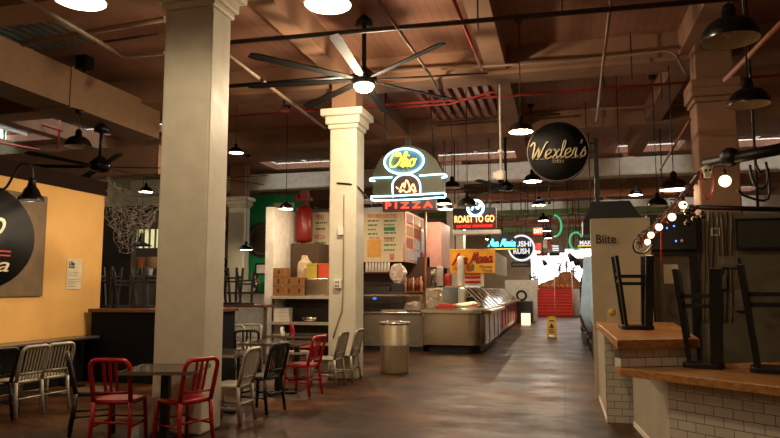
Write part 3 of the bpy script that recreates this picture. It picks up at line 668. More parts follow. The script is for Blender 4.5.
# black hood below
x0, x1e, z0, z1 = RECT(584, 201, 642, 219, 10.2); xa, xb, _, _ = RECT(592, 203, 630, 219, 10.2)
t = thing('exhaust_hood', 'black trapezoid hood above the tan partition', 'hood', (0, 10.2, 0))
m_ = Matrix.Rotation(PI/2, 4, 'X')
MB().prism([(x0, z0), (x1e, z0), (xb, z1), (xa, z1)], -.6, 0, m_).build('canopy', BLACK, t)
MB().box(x0-.02, x0+.12, .05, .6, z0-.22, z0).build('side_duct', BLACK, t)
MB().box(x0+.3, x0+.36, .2, .3, 0, z0).build('post', BLACK, t)

# black truss with garland and bulbs at the right
t = thing('black_beam_arm', 'thick black pole with a ball joint slanting in from the right edge', 'pole', (0, 0, 0))
a = PY(705, 164, 7.5); b_ = PY(790, 147, 7.0)
MB().cyl(a, b_, .055, .06).build('pole', BLACK, t); MB().ball(PY(730, 157, 7.35), .1).build('joint', BLACK, t)
t = thing('skull_ornament', 'small pale skull ornament hanging from the black pole with red ribbons', 'ornament', PY(707, 171, 7.4))
MB().ball((0, 0, .01), .055, sc=(1, 1, .95)).cbox((0, -.01, -.05), (.06, .06, .04)).build('skull', M('bone', '#c8c4a4', .6), t)
MB().ball((-.02, -.045, 0), .014).ball((.02, -.045, 0), .014).build('eye_socket', BLACK, t)
MB().tube([(-.06, 0, .02), (-.05, 0, -.18), (-.01, 0, -.3), (.04, 0, -.2), (.06, 0, .02)], .008, 6, False, 4).build('ribbon', REDCH, t)
# garland
gp = [(706, 165), (695, 180), (683, 195), (672, 208), (662, 219), (652, 229), (643, 238), (640, 243)]
G7 = [PY(x, y, 7.6+i*.18) for i, (x, y) in enumerate(gp)]
tag(MB().tube(G7, .03, 8, False, 4).build('garland_pole', M('copper_pole', '#4a2c22', .4)), 'dark copper pole sloping down under the string of round bulbs', 'pole')
rnd = random.Random(3); mb = MB()
for i in range(110):
    k = rnd.random()*(len(G7)-1.01); j = int(k); p_ = G7[j].lerp(G7[j+1], k-j); d = V((rnd.uniform(-1, 1), rnd.uniform(-1, 1), rnd.uniform(-1, .4))).normalized()*.09
    mb.tube([p_, p_+d*.6+V((0, 0, .01)), p_+d], .008, 4)
tag(mb.build('red_garland', M('red_tinsel', '#3e0d0a', .5)), 'dark red tinsel garland wound along the sloping copper pole', 'garland', kind='stuff')
mb = MB(); base_ = PY(691, 213, 7.9)
for i in range(13):
    d = V((rnd.uniform(-1, 1), rnd.uniform(-.5, .5), rnd.uniform(-1, 1)))*.13; mb.ball(base_+d, rnd.uniform(.015, .04), 8)
tag(mb.build('berry_cluster', M('black_berry', '#1a1012', .3)), 'dark cluster of berries and leaves hanging under the skull ornament', 'decoration', kind='stuff')
tag(MB().tube([PY(640, 236, 8.6), PY(634, 243, 8.6), PY(636, 251, 8.6), PY(645, 252, 8.6), PY(652, 244, 8.6)], .02, 8, False, 4).build('wire_coil', BLACK), 'loop of black wire under the lowest round bulbs', 'wire')
bl = ['highest round bulb, hanging alone from the black pole joint', 'round bulb second from the top, beside the berry cluster', 'round bulb in the middle of the slanting string', 'round bulb fourth from the top of the string', 'round bulb fifth from the top, near the wire loop', 'lowest round bulb of the slanting string']
for i, (x, y, Y, r) in enumerate([(725, 181, 7.4, .062), (683, 205, 7.95, .045), (672, 217, 8.1, .045), (659, 227, 8.3, .043), (651, 235, 8.45, .04), (647.5, 242, 8.5, .037)]):
    t = thing('festoon_bulb', bl[i], 'bulb', PY(x, y, Y), 0, 'round bulbs on the slanting string')
    MB().ball((0, 0, 0), r*.5).build('filament', BULB, t)
    MB().ball((0, 0, 0), r, 16).build('globe', M('amber_globe', emit=2.4, ecol='#ffcf9c', col2='#554030'), t)
    MB().cyl((0, 0, r*.8), (0, 0, r*1.9), .018).build('socket', BLACK, t); MB().tube([(0, 0, r*1.8), (0, 0, .17)], .006, 6).build('cord', BLACK, t)
    light('POINT', (0, -.001, -r-.02), 2.2, WARM, t, .04)
for (x, y0, y1, lb) in [(648, 245, 330, 'red string hanging below the lowest bulbs'), (661, 231, 262, 'short red string below the fifth bulb')]:
    tag(MB().tube([PY(x, y0, 8.8), PY(x, y1 if y1 < 300 else 262, 8.8)], .006, 6).build('hanging_string', REDCH), lb, 'string')
for (pts, lb) in [([(750, 165), (752, 178), (757, 187), (764, 188), (768, 178), (766, 162)], 'loop of black cable hanging below the thick black pole'), ([(738, 190), (745, 196), (768, 199), (768, 168)], 'black cable bracket shaped like an L near the right edge'), ([(756, 165), (760, 172), (765, 170)], 'small black cable twist under the thick black pole')]:
    tag(MB().tube([PY(x, y, 7.3) for x, y in pts], .013, 6, False, 4).build('cable_loop', BLACK), lb, 'cable')
pipe('thin black post behind the cable loops at the right edge', 'post', [V((PY(758, 208, 8).x, 8, 5.69)), PY(758, 208, 8)], .015, BLACK, 'thin_post')

# ================================================================== PENDANT LAMPS
CANOPY = None
def pendant(px, py, Y, r, lit, label, topz=5.699, power=None, cordpx=None, group='black dome pendant lamps'):
    p = PY(px, py, Y); t = thing('pendant_lamp', label, 'pendant lamp', p, 0, group)
    s = r/.2
    prof_o = [(.2, 0), (.2, .012), (.188, .06), (.16, .11), (.12, .145), (.075, .165), (.05, .175), (.048, .23), (.04, .26), (.02, .28), (0, .285)]
    prof_i = [(.195, .001), (.182, .058), (.154, .104), (.115, .138), (.07, .158), (0, .16)]
    sh = MB().lathe([(a*s, b*s) for a, b in prof_o], n=28).build('lamp_shade', BLACKG, t)
    MB().lathe([(a*s, b*s) for a, b in prof_i], n=28).build('reflector', CREAMW, sh)
    MB().ball((0, 0, .075*s), .045*s).build('bulb', BULB if lit else M('unlit_bulb', '#cfc8b8', .3), sh)
    dz = topz-p.z
    MB().cyl((0, 0, .28*s), (0, 0, dz), .008, n=6).build('cord', BLACK, t)
    MB().cyl((0, 0, dz-.07), (0, 0, dz), .06, .075).build('ceiling_rose', BLACK, t)
    if lit: light('POINT', (0, 0, -.015), power if power is not None else E_PEND, WARMW, t, .05*s)
    return t
pendant(80, 1, 4.6, .215, True, 'large lit pendant at the top edge above the duct')
pendant(328, 5, 5.3, .21, True, 'large lit pendant at the top edge above and left of the fan', power=32)
pendant(730, 41, 4.9, .195, False, 'largest black pendant at the upper right corner, unlit')
pendant(749, 105, 6.6, .185, False, 'black unlit pendant hanging lower at the right edge')
pendant(521, 132, 10.0, .185, True, 'lit black pendant between the fan and the round black sign')
pendant(452, 188, 14.4, .19, False, 'unlit black pendant just right of the pizza sign')
pendant(467.5, 206, 13.0, .19, False, 'unlit black pendant in front of the roast to go sign')
pendant(444, 204, 16.6, .2, True, 'lit pendant half hidden behind the pizza sign end')
pendant(674, 190, 11.4, .22, True, 'lit black pendant left of the dark column', power=14)
pendant(657.5, 206, 13.5, .19, False, 'unlit pendant hanging lower beside the flared lit one')
pendant(636, 195, 21.5, .2, True, 'small distant lit pendant below the right clerestory window')
pendant(146, 192, 17, .19, True, 'small lit pendant seen behind the cobweb netting')
pendant(286, 209, 13.7, .155, True, 'lit pendant in front of the green wall')
pendant(246, 250, 18.6, .2, True, 'small lit pendant low before the green wall, beside the pale column', power=40)
pendant(196, 190, 9.0, .2, True, 'added lit pendant out of sight behind the thick column', power=60)  # unseen lamp added to warm the seating area
pendant(236, 153, 12.5, .15, True, 'lit pendant peeking out from behind the thick column')
pendant(78, 147, 9.5, .225, False, 'dark pendant hanging just above the mustard wall\'s top', topz=4.62)
pendant(66, 268, 19, .2, True, 'x', power=0) if False else None
for i, Y in enumerate((15.0, 19.4, 24.0, 28.4, 32.6, 38.2)):
    q = V((-.58, Y, 3.93)); t = None
    # project along the aisle: same height, same line
    r = .2
    d = q-_O; px = 390+FPX*d.dot(_R)/d.dot(_F); py = 219-FPX*d.dot(_U)/d.dot(_F)
    pendant(px, py, Y, r, True, 'lit pendant over the aisle, %s along the row' % ['second', 'third', 'fourth', 'fifth', 'sixth', 'farthest'][i], power=60)
for i, Y in enumerate((17, 21.6, 28, 32)):
    q = V((-2.9, Y, 3.6)); d = q-_O; pendant(390+FPX*d.dot(_R)/d.dot(_F), 219-FPX*d.dot(_U)/d.dot(_F), Y, .2, True, 'lit pendant over the food counters, %s from the pizza sign' % ['first', 'second', 'third', 'fourth'][i], power=85)
a = PY(638, 115, 12); 
# lamps added out of view to brighten the near hall, hung like the rest
for (x, y, z, lb) in [(-4.6, .8, 3.9, 'over the left side'), (-.58, 4.4, 3.93, 'over the aisle')]:
    d = V((x, y, z))-_O; t = pendant(0, 0, 1, .2, True, 'lit pendant added out of view for brightness '+lb, power=60); t.location = (x, y, z)
pendant(622, 236, 12.9, .18, True, 'added lit pendant out of sight behind the tan partition', power=50)  # unseen lamp added to brighten the blue cloth
pendant(346, 212, 13.8, .19, True, 'added lit pendant out of sight behind the second column over the service shelves', power=90)  # unseen lamp added to brighten the shelves and menu board
# conical lamp with a tiny figure at the left stall
p = PY(141, 246, 13); t = thing('cone_lamp', 'flat black cone lamp topped by a small dark figure, before the bright far window', 'lamp', p)
MB().lathe([(.24, 0), (.24, .01), (.06, .09), (.04, .16), (0, .17)], n=24).build('lamp_shade', BLACK, t)
MB().lathe([(.07, .1), (.05, .2), (.03, .24), (.04, .28), (.02, .3), (0, .38)], n=12).build('figure', BLACK, t)
MB().cyl((0, 0, .36), (0, 0, 5.69-p.z), .008, n=6).build('cord', BLACK, t)

# ================================================================== CEILING FANS
def fan(loc, rad, nb, rot, topz, lit, label):
    t = thing('ceiling_fan', label, 'fan', loc)
    MB().cyl((0, 0, .12), (0, 0, topz-loc[2]), .035).build('down_rod', BLACK, t)
    MB().lathe([(0, 0), (.14, 0), (.13, .08), (.05, .16), (0, .16)], (0, 0, topz-loc[2]-.16), 20).build('ceiling_mount', BLACK, t)
    MB().lathe([(0, -.08), (.14, -.08), (.2, -.02), (.2, .06), (.12, .14), (.05, .2), (0, .2)], n=28).build('motor_housing', BLACKG, t)
    for k in range(nb):
        a = rot+2*PI*k/nb; m = Matrix.Rotation(a, 4, 'Z') @ Matrix.Rotation(R(12), 4, 'X')
        bi = MB().box(.15, .34, -.03, .03, -.005, .01, m).build('blade_iron', BLACK, t)
        mb = MB(); mb.prism([(.3, -.055), (rad-.1, -.075), (rad, -.05), (rad, .05), (rad-.1, .075), (.3, .055)], -.008, .008, m)
        mb.build('fan_blade', M('fan_blade', '#0f0c0a', .7, spec=.2), bi)
    if lit:
        MB().lathe([(.15, -.08), (.155, -.1), (.12, -.16), (.06, -.19), (0, -.2)], n=24).build('light_globe', BULBF, t)
        light('POINT', (0, 0, -.27), E_FAN, WARMW, t, .12)
    return t
fl = PY(364, 80, 9.3); fan(fl, 1.85, 8, R(5), 5.68, True, 'large eight bladed black ceiling fan with a glowing light in the middle')
fl = PY(100, 167, 10.4); fan(fl, 1.5, 6, R(20), 4.62, False, 'dark ceiling fan low above the end of the mustard wall')
fl = PY(214, 178, 16); fan(fl, 1.6, 6, R(0), 5.69, False, 'distant dark fan half hidden behind the thick column')
fl = PY(506, 188, 17.5); fan(fl, 1.6, 6, R(8), 5.69, False, 'distant dark ceiling fan hanging over the aisle below the white dome camera')
# ceiling camera on pole
t = thing('dome_camera', 'cream dome camera hanging on a pole over the aisle', 'camera', PY(501, 178, 12))
MB().cyl((0, 0, .12), (0, 0, 5.69-t.location.z), .022).build('pole', WHITE, t); MB().cyl((0, 0, -.04), (0, 0, .13), .085).cbox((-.09, 0, .05), (.1, .1, .12)).build('housing', WHITE, t, .01)
MB().ball((0, 0, -.04), .065).build('dome', BLACKG, t); MB().cyl((0, 0, .45), (0, 0, .52), .05).build('coupling', WHITE, t)
p = PY(284, 111, 11.5); t = thing('sprinkler_light', 'small pale round ceiling fitting on a black stem left of the second column', 'fitting', p)
MB().lathe([(0, 0), (.1, 0), (.1, .03), (.05, .07), (0, .07)], n=20).build('cap', M('dull_red_cap', '#a06a50', .5), t); MB().cyl((0, 0, .07), (0, 0, 5.69-p.z), .02).build('stem', BLACK, t)

# ================================================================== LEFT BAR behind the mustard wall
x0 = PY(91, 330, 9.6).x; t = thing('black_bar', 'tall black bar cabinet with a wood top at the end of the mustard wall', 'bar counter', (x0, 9.6, 0))
bw_ = PY(205, 330, 9.6).x-x0; MB().box(0, bw_, 0, 1.0, 0, 1.15).build('body', M('matt_black', '#060504', .8, spec=.2), t); MB().box(-.04, bw_+.04, -.05, 1.05, 1.15, 1.205).build('wood_top', WOODDK, t, .005)
GB = 'black chairs stacked upside down on the dark bars'
bs = []
def small_stool(label, px, Y, z, rz, h=.62):
    p_ = PY(px, 300, Y); o = make_stool(label, (p_.x, Y, z), rz, h, .34, .036, GB, False); return o
small_stool('upturned black stool at the left end of the black bar', 108, 10.2, 1.205, R(10), .72)
small_stool('upturned black stool in the middle of the black bar', 125, 10.25, 1.205, R(35), .65)
small_stool('upturned black stool against the thick column on the black bar', 146, 10.2, 1.205, R(-15), .72)
x0 = PY(222, 310, 12.6).x; t = thing('wood_topped_bar', 'narrow wood topped bar seen between the thick column and the service shelves', 'bar counter', (x0, 12.6, 0))
MB().box(-1, .95, 0, .5, 1.15, 1.2).build('wood_top', WOODDK, t, .005)
for x in (-.9, 0, .85): MB().box(x, x+.06, .2, .26, 0, 1.15).build('leg', STEELD, t)
MB().box(-.9, .9, .22, .25, .5, .54).build('rail', STEELD, t)
small_stool('upturned black stool on the narrow wood topped bar, nearer the thick column', 233, 12.85, 1.2, R(5), .78)
small_stool('upturned black stool on the narrow wood topped bar, nearer the shelves', 246, 12.85, 1.2, R(30), .7)
# cobweb netting
def net(pts_top, drop, label):
    mb = MB(); n = 26; rnd = random.Random(5); rows = 18; P = []
    for j in range(rows):
        row = []
        for i in range(n):
            u = i/(n-1); k = u*(len(pts_top)-1); a = int(min(k, len(pts_top)-2)); top = pts_top[a].lerp(pts_top[a+1], k-a)
            row.append(top+V((rnd.uniform(-.045, .045)+.08*math.sin(j*.5+u*9), rnd.uniform(-.1, .1), -drop(u)*j/(rows-1)*(1+.15*math.sin(u*17))+rnd.uniform(-.035, .035))))
        P.append(row)
    for j in range(rows): mb.tube(P[j], .0035, 3)
    for i in range(n): mb.tube([P[j][i] for j in range(rows)], .003, 3)
    return tag(mb.build('cobweb_netting', M('netting', '#a09888', .8)), label, 'netting')
net([PY(104, 178, 10), PY(120, 187, 10.2), PY(140, 193, 10.5), PY(160, 200, 10.8)], lambda u: .25+.75*math.sin(PI*min(1, u*1.1))**.8, 'pale cobweb netting draped from the corner of the mustard wall')
# dark stall behind: back wall with bright window
YS = 18.5
a0 = PY(60, 250, YS).x; a1 = PY(200, 250, YS).x; wx0, wx1, wz0, wz1 = RECT(131, 229, 160, 248, YS)
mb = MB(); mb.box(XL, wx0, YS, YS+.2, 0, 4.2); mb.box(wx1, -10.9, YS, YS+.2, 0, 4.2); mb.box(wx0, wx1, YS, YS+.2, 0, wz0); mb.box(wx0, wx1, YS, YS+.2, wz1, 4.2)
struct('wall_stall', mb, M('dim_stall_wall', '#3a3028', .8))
mb = MB()
for i in range(6): x = wx0+(wx1-wx0)*i/5; mb.box(x-.02, x+.02, YS+.04, YS+.1, wz0, wz1)
f = struct('window_5', mb, M('green_mullion', '#3c5a2c', .6)); MB().box(wx0, wx1, YS+.12, YS+.13, wz0, wz1).build('lit_pane', M('lit_pane', emit=.75, ecol='#e8d8a0'), f)
tag(MB().box(wx0-.6, wx0-.05, YS-.02, YS-.005, 1.5, 2.4).build('green_poster', GREEN), 'small green panel below the bright far window', 'panel')
x0, x1_, z0, z1 = RECT(98, 206, 160, 214, 13.5)
tag(MB().box(x0, x1_+1, 13.5, 13.6, z0, z1).build('stall_header', BLACK), 'black header board behind the cobweb netting', 'board')
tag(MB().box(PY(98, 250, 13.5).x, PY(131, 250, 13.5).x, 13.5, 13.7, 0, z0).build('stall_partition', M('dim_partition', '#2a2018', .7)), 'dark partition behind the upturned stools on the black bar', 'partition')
for i, (x, y, m, lb) in enumerate([(140, 268, M('orange_goods', '#a85a30'), 'orange tub'), (152, 268, M('tan_goods', '#b09070'), 'tan tub'), (133, 276, GREEN, 'green tub'), (147, 278, WHITE, 'white tub')]):
    a = PY(x, y, 15); tag(MB().lathe([(0, 0), (.12, 0), (.15, .26), (.16, .28), (0, .28)], n=16).build('storage_tub', m, loc=a), lb+' on the counter under the bright far window', 'tub')
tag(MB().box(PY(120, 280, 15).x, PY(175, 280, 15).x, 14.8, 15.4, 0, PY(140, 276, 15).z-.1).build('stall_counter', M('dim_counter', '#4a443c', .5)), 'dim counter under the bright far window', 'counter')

# green wall area
tag(MB().box(-11.2, PY(292, 250, 21).x+.6, 20.8, 21.0, 0, 4.75).build('wall_green', GREEN), None, None, kind='structure')
t = thing('round_green_plaque', 'round dark brown plaque on the green wall', 'plaque', PY(263, 240, 20.75))
MB().lathe([(0, 0), (.62, 0), (.62, .05), (0, .05)], n=32, mat=Matrix.Rotation(PI/2, 4, 'X')).build('disc', M('plaque_brown', '#4a3a2c', .6), t)
MB().lathe([(.45, .05), (.5, .05), (.5, .06), (.45, .06), (.45, .05)], n=32, mat=Matrix.Rotation(PI/2, 4, 'X')).build('ring', M('plaque_ring', '#6a5540', .6), t)
a = PY(262, 269, 20.775); t = thing('framed_picture', 'small black framed white picture low on the green wall', 'picture', a)
MB().box(-.25, .25, -.02, .02, -.2, .2).build('frame', BLACK, t); MB().box(-.19, .19, -.025, -.02, -.14, .14).build('print', WHITE, t)
tag(MB().tube([PY(222, 200, 20.45), PY(227, 206, 20.45), PY(228, 262, 20.45), PY(226, 268, 20.45)], .035, 8).build('copper_pipe', M('copper', '#9a5a3c', .35, metal=.6)), 'bent copper pipe on the pale wall beyond the thick column', 'pipe')
tag(MB().box(-12.4, PY(236, 250, 20.6).x, 20.5, 20.6, 0, 4.4).build('pale_wall_panel', M('pale_panel', '#b5a890', .7)), 'pale wall panel with dark bottles silhouettes beyond the thick column', 'panel')
for i, y in enumerate((219, 233, 262, 274, 285, 292)):
    a = PY(223, y, 20.4); tag(MB().tube([a+V((.12*math.cos(k*PI/5), 0, .14*math.sin(k*PI/5))) for k in range(10)], .03, 6, True).build('wall_letter_ring', BLACK), 'black ring shaped wall decoration, number %s down the pale panel' % ['one', 'two', 'three', 'four', 'five', 'six'][i], 'decoration', 'black rings on the pale panel')
# prep counter with greenish items in the green area
x0, x1_, z0, z1 = RECT(246, 292, 272, 300, 18)
t = thing('white_counter', 'white counter with small goods in front of the green wall', 'counter', ((x0+x1_)/2, 18, 0)); MB().box(-1.2, .5, 0, .7, 0, z1-.05).build('body', WHITE, t); MB().box(-1.25, .55, -.04, .75, z1-.05, z1).build('worktop', STEEL, t)
for i, (x, m, lb, h) in enumerate([(250, WHITE, 'white jug', .35), (256, STEEL, 'steel canister', .5), (262, GREEN, 'green bottle', .3), (268, GREEN, 'green jar', .25)]):
    a = PY(x, 290, 18.2); tag(MB().lathe([(0, 0), (.11, 0), (.12, h*.6), (.06, h*.8), (.06, h), (0, h)], n=16).build('counter_jar', m, loc=(a.x, 18.2, z1)), lb+' on the white counter before the green wall', 'jar')
# tall white partition board
x0, x1_, z0, z1 = RECT(265, 207, 273, 330, 14.6)
tag(MB().box(x0, x1_, 14.6, 16.3, 0, z1).build('white_partition', WHITE), 'tall white partition board edge beside the green wall', 'partition')
x0, x1_, z0, z1 = RECT(273, 214, 292, 282, 16.2)
tag(MB().box(x0, x1_, 16.2, 16.3, 0, z1+.3).build('inner_partition', M('tan_inner', '#8a7a66', .7)), 'shaded inner board hung with black tools behind the cardboard boxes', 'partition')
for i, (x, l) in enumerate(((281, .8), (286, .9), (290, .7))):
    a = PY(x, 248, 16.1); tag(MB().tube([a, a+V((.04, 0, -l*.5)), a+V((0, 0, -l))], [.02, .03, .07], 8).cyl(a+V((0, .0, 0)), a+V((.02, .05, .06)), .03).build('hanging_ladle', BLACK), 'black utensil hanging on the inner board, %s' % ['nearest the white partition', 'longest in the middle', 'nearest the red tank'][i], 'utensil', 'black utensils on the inner board')

# ================================================================== SERVICE SHELVES (left of column 2)
YP = 14.5
t = thing('steel_shelf_unit', 'stainless prep shelves holding cardboard boxes beside the second column', 'shelf unit', (0, YP, 0))
zt = PY(300, 296, YP).z; zm = PY(300, 322, YP).z; xl = PY(271, 300, YP).x; xr = PY(331, 300, YP).x
for z, nm in ((zt, 'shelf'), (zm, 'shelf'), (.3, 'shelf')): MB().box(xl, xr, 0, .75, z-.055, z).build(nm, STEEL, t, .004); MB().box(xl-.01, xr+.01, -.02, -.001, z-.065, z+.005).build('front_lip', M('lip_highlight', '#d8cfbf', .35, metal=.35), t)  # pale lip: the highlight along the shelf edge is put into its colour
for x in (xl+.02, xr-.06):
    for y in (.02, .69): MB().box(x, x+.04, y, y+.04, 0, zt-.04).build('leg', STEEL, t)
MB().box(xl, xr, .72, .75, 0, zt+.0).build('back_panel', M('dim_panel', '#3a3028', .5), t)
CARD = M('cardboard', '#8f6132', .75, var=.08)
bw = PY(285, 290, YP).x-PY(273.5, 290, YP).x
pos = [(271, 0, 'bottom row of the stack, by the white partition'), (282, 0, 'bottom row, second box of the stack'), (292, 0, 'bottom row, third box by the steel pot'), (271, 1, 'middle row, by the white partition'), (282, 1, 'middle row, second box'), (292, 1, 'middle row, third box half behind the jug'), (271.5, 2, 'topmost box of the stack')]
for x, k, lb in pos:
    a = PY(x, 290, YP); t = thing('cardboard_box', 'brown cardboard box, '+lb, 'box', (a.x, YP+.1, zt+.002+k*.222), 0, 'cardboard boxes on the steel shelves')
    MB().box(0, bw*.93, 0, .4, 0, .215).build('carton', CARD, t, .006); MB().box(bw*.42, bw*.52, -.003, 0, .07, .17).build('print_mark', BLACK, t)
a = PY(295, 280, YP); t = thing('plastic_wrapped_cups', 'tall plastic wrapped bundle standing behind the cardboard boxes', 'bundle', (a.x, YP+.6, zt+.002))
MB().lathe([(0, 0), (.17, 0), (.18, .68), (.16, .8), (.09, .88), (.07, .97), (0, .97)], n=20).jitter(.012, 5).build('wrap', M('plastic_wrap', '#c8b090', .25, var=.2, scale=12, bump=.6), t)
a = PY(315, 290, YP); t = thing('steel_pot', 'steel square pan on the top shelf nearest the second column', 'pan', (a.x, YP+.3, zt+.002))
MB().box(-.28, .3, -.2, .25, 0, .42).build('pan', STEEL, t, .03)
for i, (dx, m, lb) in enumerate(((-.16, M('yellow_plastic', '#b8a040', .4), 'yellow bin on the steel pan'), (.14, M('red_plastic', '#c84a2c', .4), 'red bin on the steel pan'))):
    tag(MB().box(-.13, .13, -.12, .12, 0, .3).box(-.14, .14, -.13, .13, .3, .34).build('storage_bin', m, loc=(a.x+dx, YP+.3, zt+.426)), lb, 'bin')
for i in range(8):
    x = 275+(i % 2)*8; a = PY(x, 318, YP); k = i//2
    tag(MB().box(-.1, .1, -.12, .12, 0, .06).box(-.11, .11, -.13, .13, .06, .075).build('takeaway_tray', WHITE, loc=(a.x, YP+.2, zm+.002+k*.08)), 'white takeaway tray in the %s stack, %s' % (['first', 'second'][i % 2], ['lowest', 'second up', 'third up', 'topmost'][k]), 'tray', 'white takeaway trays on the lower steel shelf')
tag(MB().lathe([(0, 0), (.16, 0), (.2, .1), (0, .1)], n=20).build('steel_bowl', STEEL, loc=(PY(305, 318, YP).x, YP+.3, zm+.002)), 'shallow steel bowl on the lower steel shelf', 'bowl')
# red tank / hanging extinguisher
p = PY(304, 243, YP+1.4); t = thing('red_tank', 'tall red tank with valve gear behind the cardboard boxes', 'tank', p)
hh = PY(304, 199, YP+1.4).z-p.z
MB().lathe([(0, 0), (.18, .03), (.22, .1), (.22, hh*.72), (.15, hh*.82), (.06, hh*.86), (0, hh*.86)], n=24).build('cylinder', M('tank_red', '#7c150f', .35), t)
MB().cyl((0, 0, hh*.84), (0, 0, hh*1.12), .035).box(-.22, .2, -.06, .06, hh*.95, hh*1.02).box(-.1, .1, -.08, .08, hh*1.02, hh*1.18).ball((-.2, 0, hh*1.05), .07).build('valve', M('tank_red'), t)
tag(MB().box(p.x-.22, p.x+.5, YP+1.1, YP+1.9, 0, p.z-.03).build('back_cupboard', M('brown_cupboard', '#4a3220', .6)), 'brown cupboard carrying the red tank', 'cupboard')

# menu boards ----------------------------------------------------------
YM = 16.6
x0, x1m, z0, z1 = RECT(303, 205, 403, 262, YM); z0 = PY(370, 262, YM).z; z1 = PY(400, 210, YM).z
t = thing('menu_board', 'long white hand lettered menu board seen on both sides of the second column', 'menu board', (0, YM, 0))
MB().box(x0, x1m, 0, .08, z0, z1).build('board', M('menu_white', '#d8c4a0', .6, var=.05), t)
MG = M('menu_green', '#1f7a4a', .6); MR = M('menu_red', '#c02a1c', .6); MK = M('menu_ink', '#4a4030', .6)
def col_of_lines(pa, pb, y0, y1, m, n, name):
    mb = MB()
    for k in range(n):
        y = y0+(y1-y0)*k/(max(1, n-1)); a = PY(pa, y, YM); b = PY(pb-(k*37 % 5)*.8, y, YM); x = a.x
        while x < b.x: w_ = .04+.05*((k*7+int(x*50)) % 3); mb.box(x, min(x+w_, b.x), -.006, 0, a.z-.022, a.z+.022); x += w_+.02
    return mb.build(name, m, t)
def mtext(s, xa, xb, y, h, m): a = PY((xa+xb)/2, y, YM); text(s, (PY(xb, y, YM)-PY(xa, y, YM)).x, h, m, t, (a.x, -.006, a.z))
mtext('MENU', 316, 324, 217, .13, MR); col_of_lines(316, 327, 223, 229, MG, 2, 'menu_text'); mtext('PIZZA', 315, 325, 237, .1, MR); col_of_lines(315, 326, 243, 259, MG, 4, 'menu_text')
mtext('FEATURED', 368, 382, 216, .1, MR); mtext('SUB STYLE', 383, 397, 216, .1, MR)
col_of_lines(368, 379, 221, 234, MG, 4, 'menu_text'); col_of_lines(384, 396, 221, 225, MG, 2, 'menu_text'); col_of_lines(384, 396, 233, 238, MG, 2, 'menu_text')
a = PY(389.5, 229, YM); MB().cbox((a.x, -.006, a.z), (.3, .012, .1)).build('green_badge', MG, t)
a = PY(374, 247, YM); b = PY(367.5, 247, YM).x; c_ = PY(381, 247, YM).x; MB().box(b, c_, -.012, 0, PY(374, 257, YM).z, PY(374, 240, YM).z).build('yellow_poster', M('poster_yellow', '#d89a3c', .6), t)
mtext('SPECIAL', 369, 380, 238, .07, MR); mtext('DRINKS', 384, 394, 240, .09, MR); col_of_lines(384, 396, 245, 250, MG, 2, 'menu_text')
a = PY(392, 257, YM); MB().cbox((a.x, -.006, a.z), (.12, .012, .16)).build('red_cup_drawing', M('cup_pink', '#c8705c', .6), t)
# side lit box with photos
t = thing('photo_menu_box', 'glowing side panel of food photos at the corner of the menu board', 'sign', (x1m, YM, 0))
MB().box(0, .06, .03, 2.9, z0-.0, z1+.0).build('panel', M('side_panel', '#b08070', .35), t)
rnd = random.Random(9)
for i in range(3):
    for j in range(4):
        MB().box(.061, .075, .15+i*.9, .85+i*.9, z0+.06+j*.32, z0+.32+j*.32).build('photo', M('photo_%d' % ((i*4+j) % 5), emit=.32, ecol=['#d8c0a0', '#c85a30', '#e0a850', '#b83a30', '#c8b8b0'][(i*4+j) % 5]), t)
p = PY(425.5, 220, 16.4); tag(MB().cyl((p.x, 16.4, 0), (p.x, 16.4, PY(425, 212, 16.4).z), .03).build('counter_post', M('copper')), 'thin coppery post at the corner of the pizza stall', 'post')
x0, x1_, z0, z1 = RECT(427, 222, 441, 267, 18); tag(MB().box(x0, x1_, 18, 19.5, z0, z1).build('pink_panel', M('pinkish_panel', '#b88478', .6)), 'dull pink panel box behind the coppery post', 'panel')

# row of cups
a0 = PY(366, 272, YM-.1)
t = thing('cup_shelf', 'narrow shelf under the menu board carrying stacks of white cups', 'shelf', (0, YM-.25, a0.z))
MB().box(PY(362, 272, YM).x, PY(391, 272, YM).x, 0, .3, -.03, 0).build('shelf_board', WOODDK, t)
for i in range(8):
    a = PY(367+i*3.1, 272, YM-.1); tag(MB().lathe([(0, 0), (.045, 0), (.03, .24), (0, .25)], n=12).build('cup_stack', M('paper_cup', '#d8ccc0', .5), loc=(a.x, YM-.12, a0.z+.002)), 'upturned white paper cup stack, %s from the second column' % ['first', 'second', 'third', 'fourth', 'fifth', 'sixth', 'seventh', 'eighth'][i], 'cups', 'paper cups under the menu board')
# white bag
tag(MB().ball((0, 0, .25), .22, 14, (1, .8, 1.1)).lathe([(.1, 0), (.16, .1), (.03, .2), (0, .2)], n=12).jitter(.035, 3).build('plastic_bag', M('bag_white', '#d0b8a8', .4, var=.15, scale=9, bump=.8), loc=PY(398, 283, YM-.2)), 'crumpled white plastic bag above the pizza counter', 'bag')
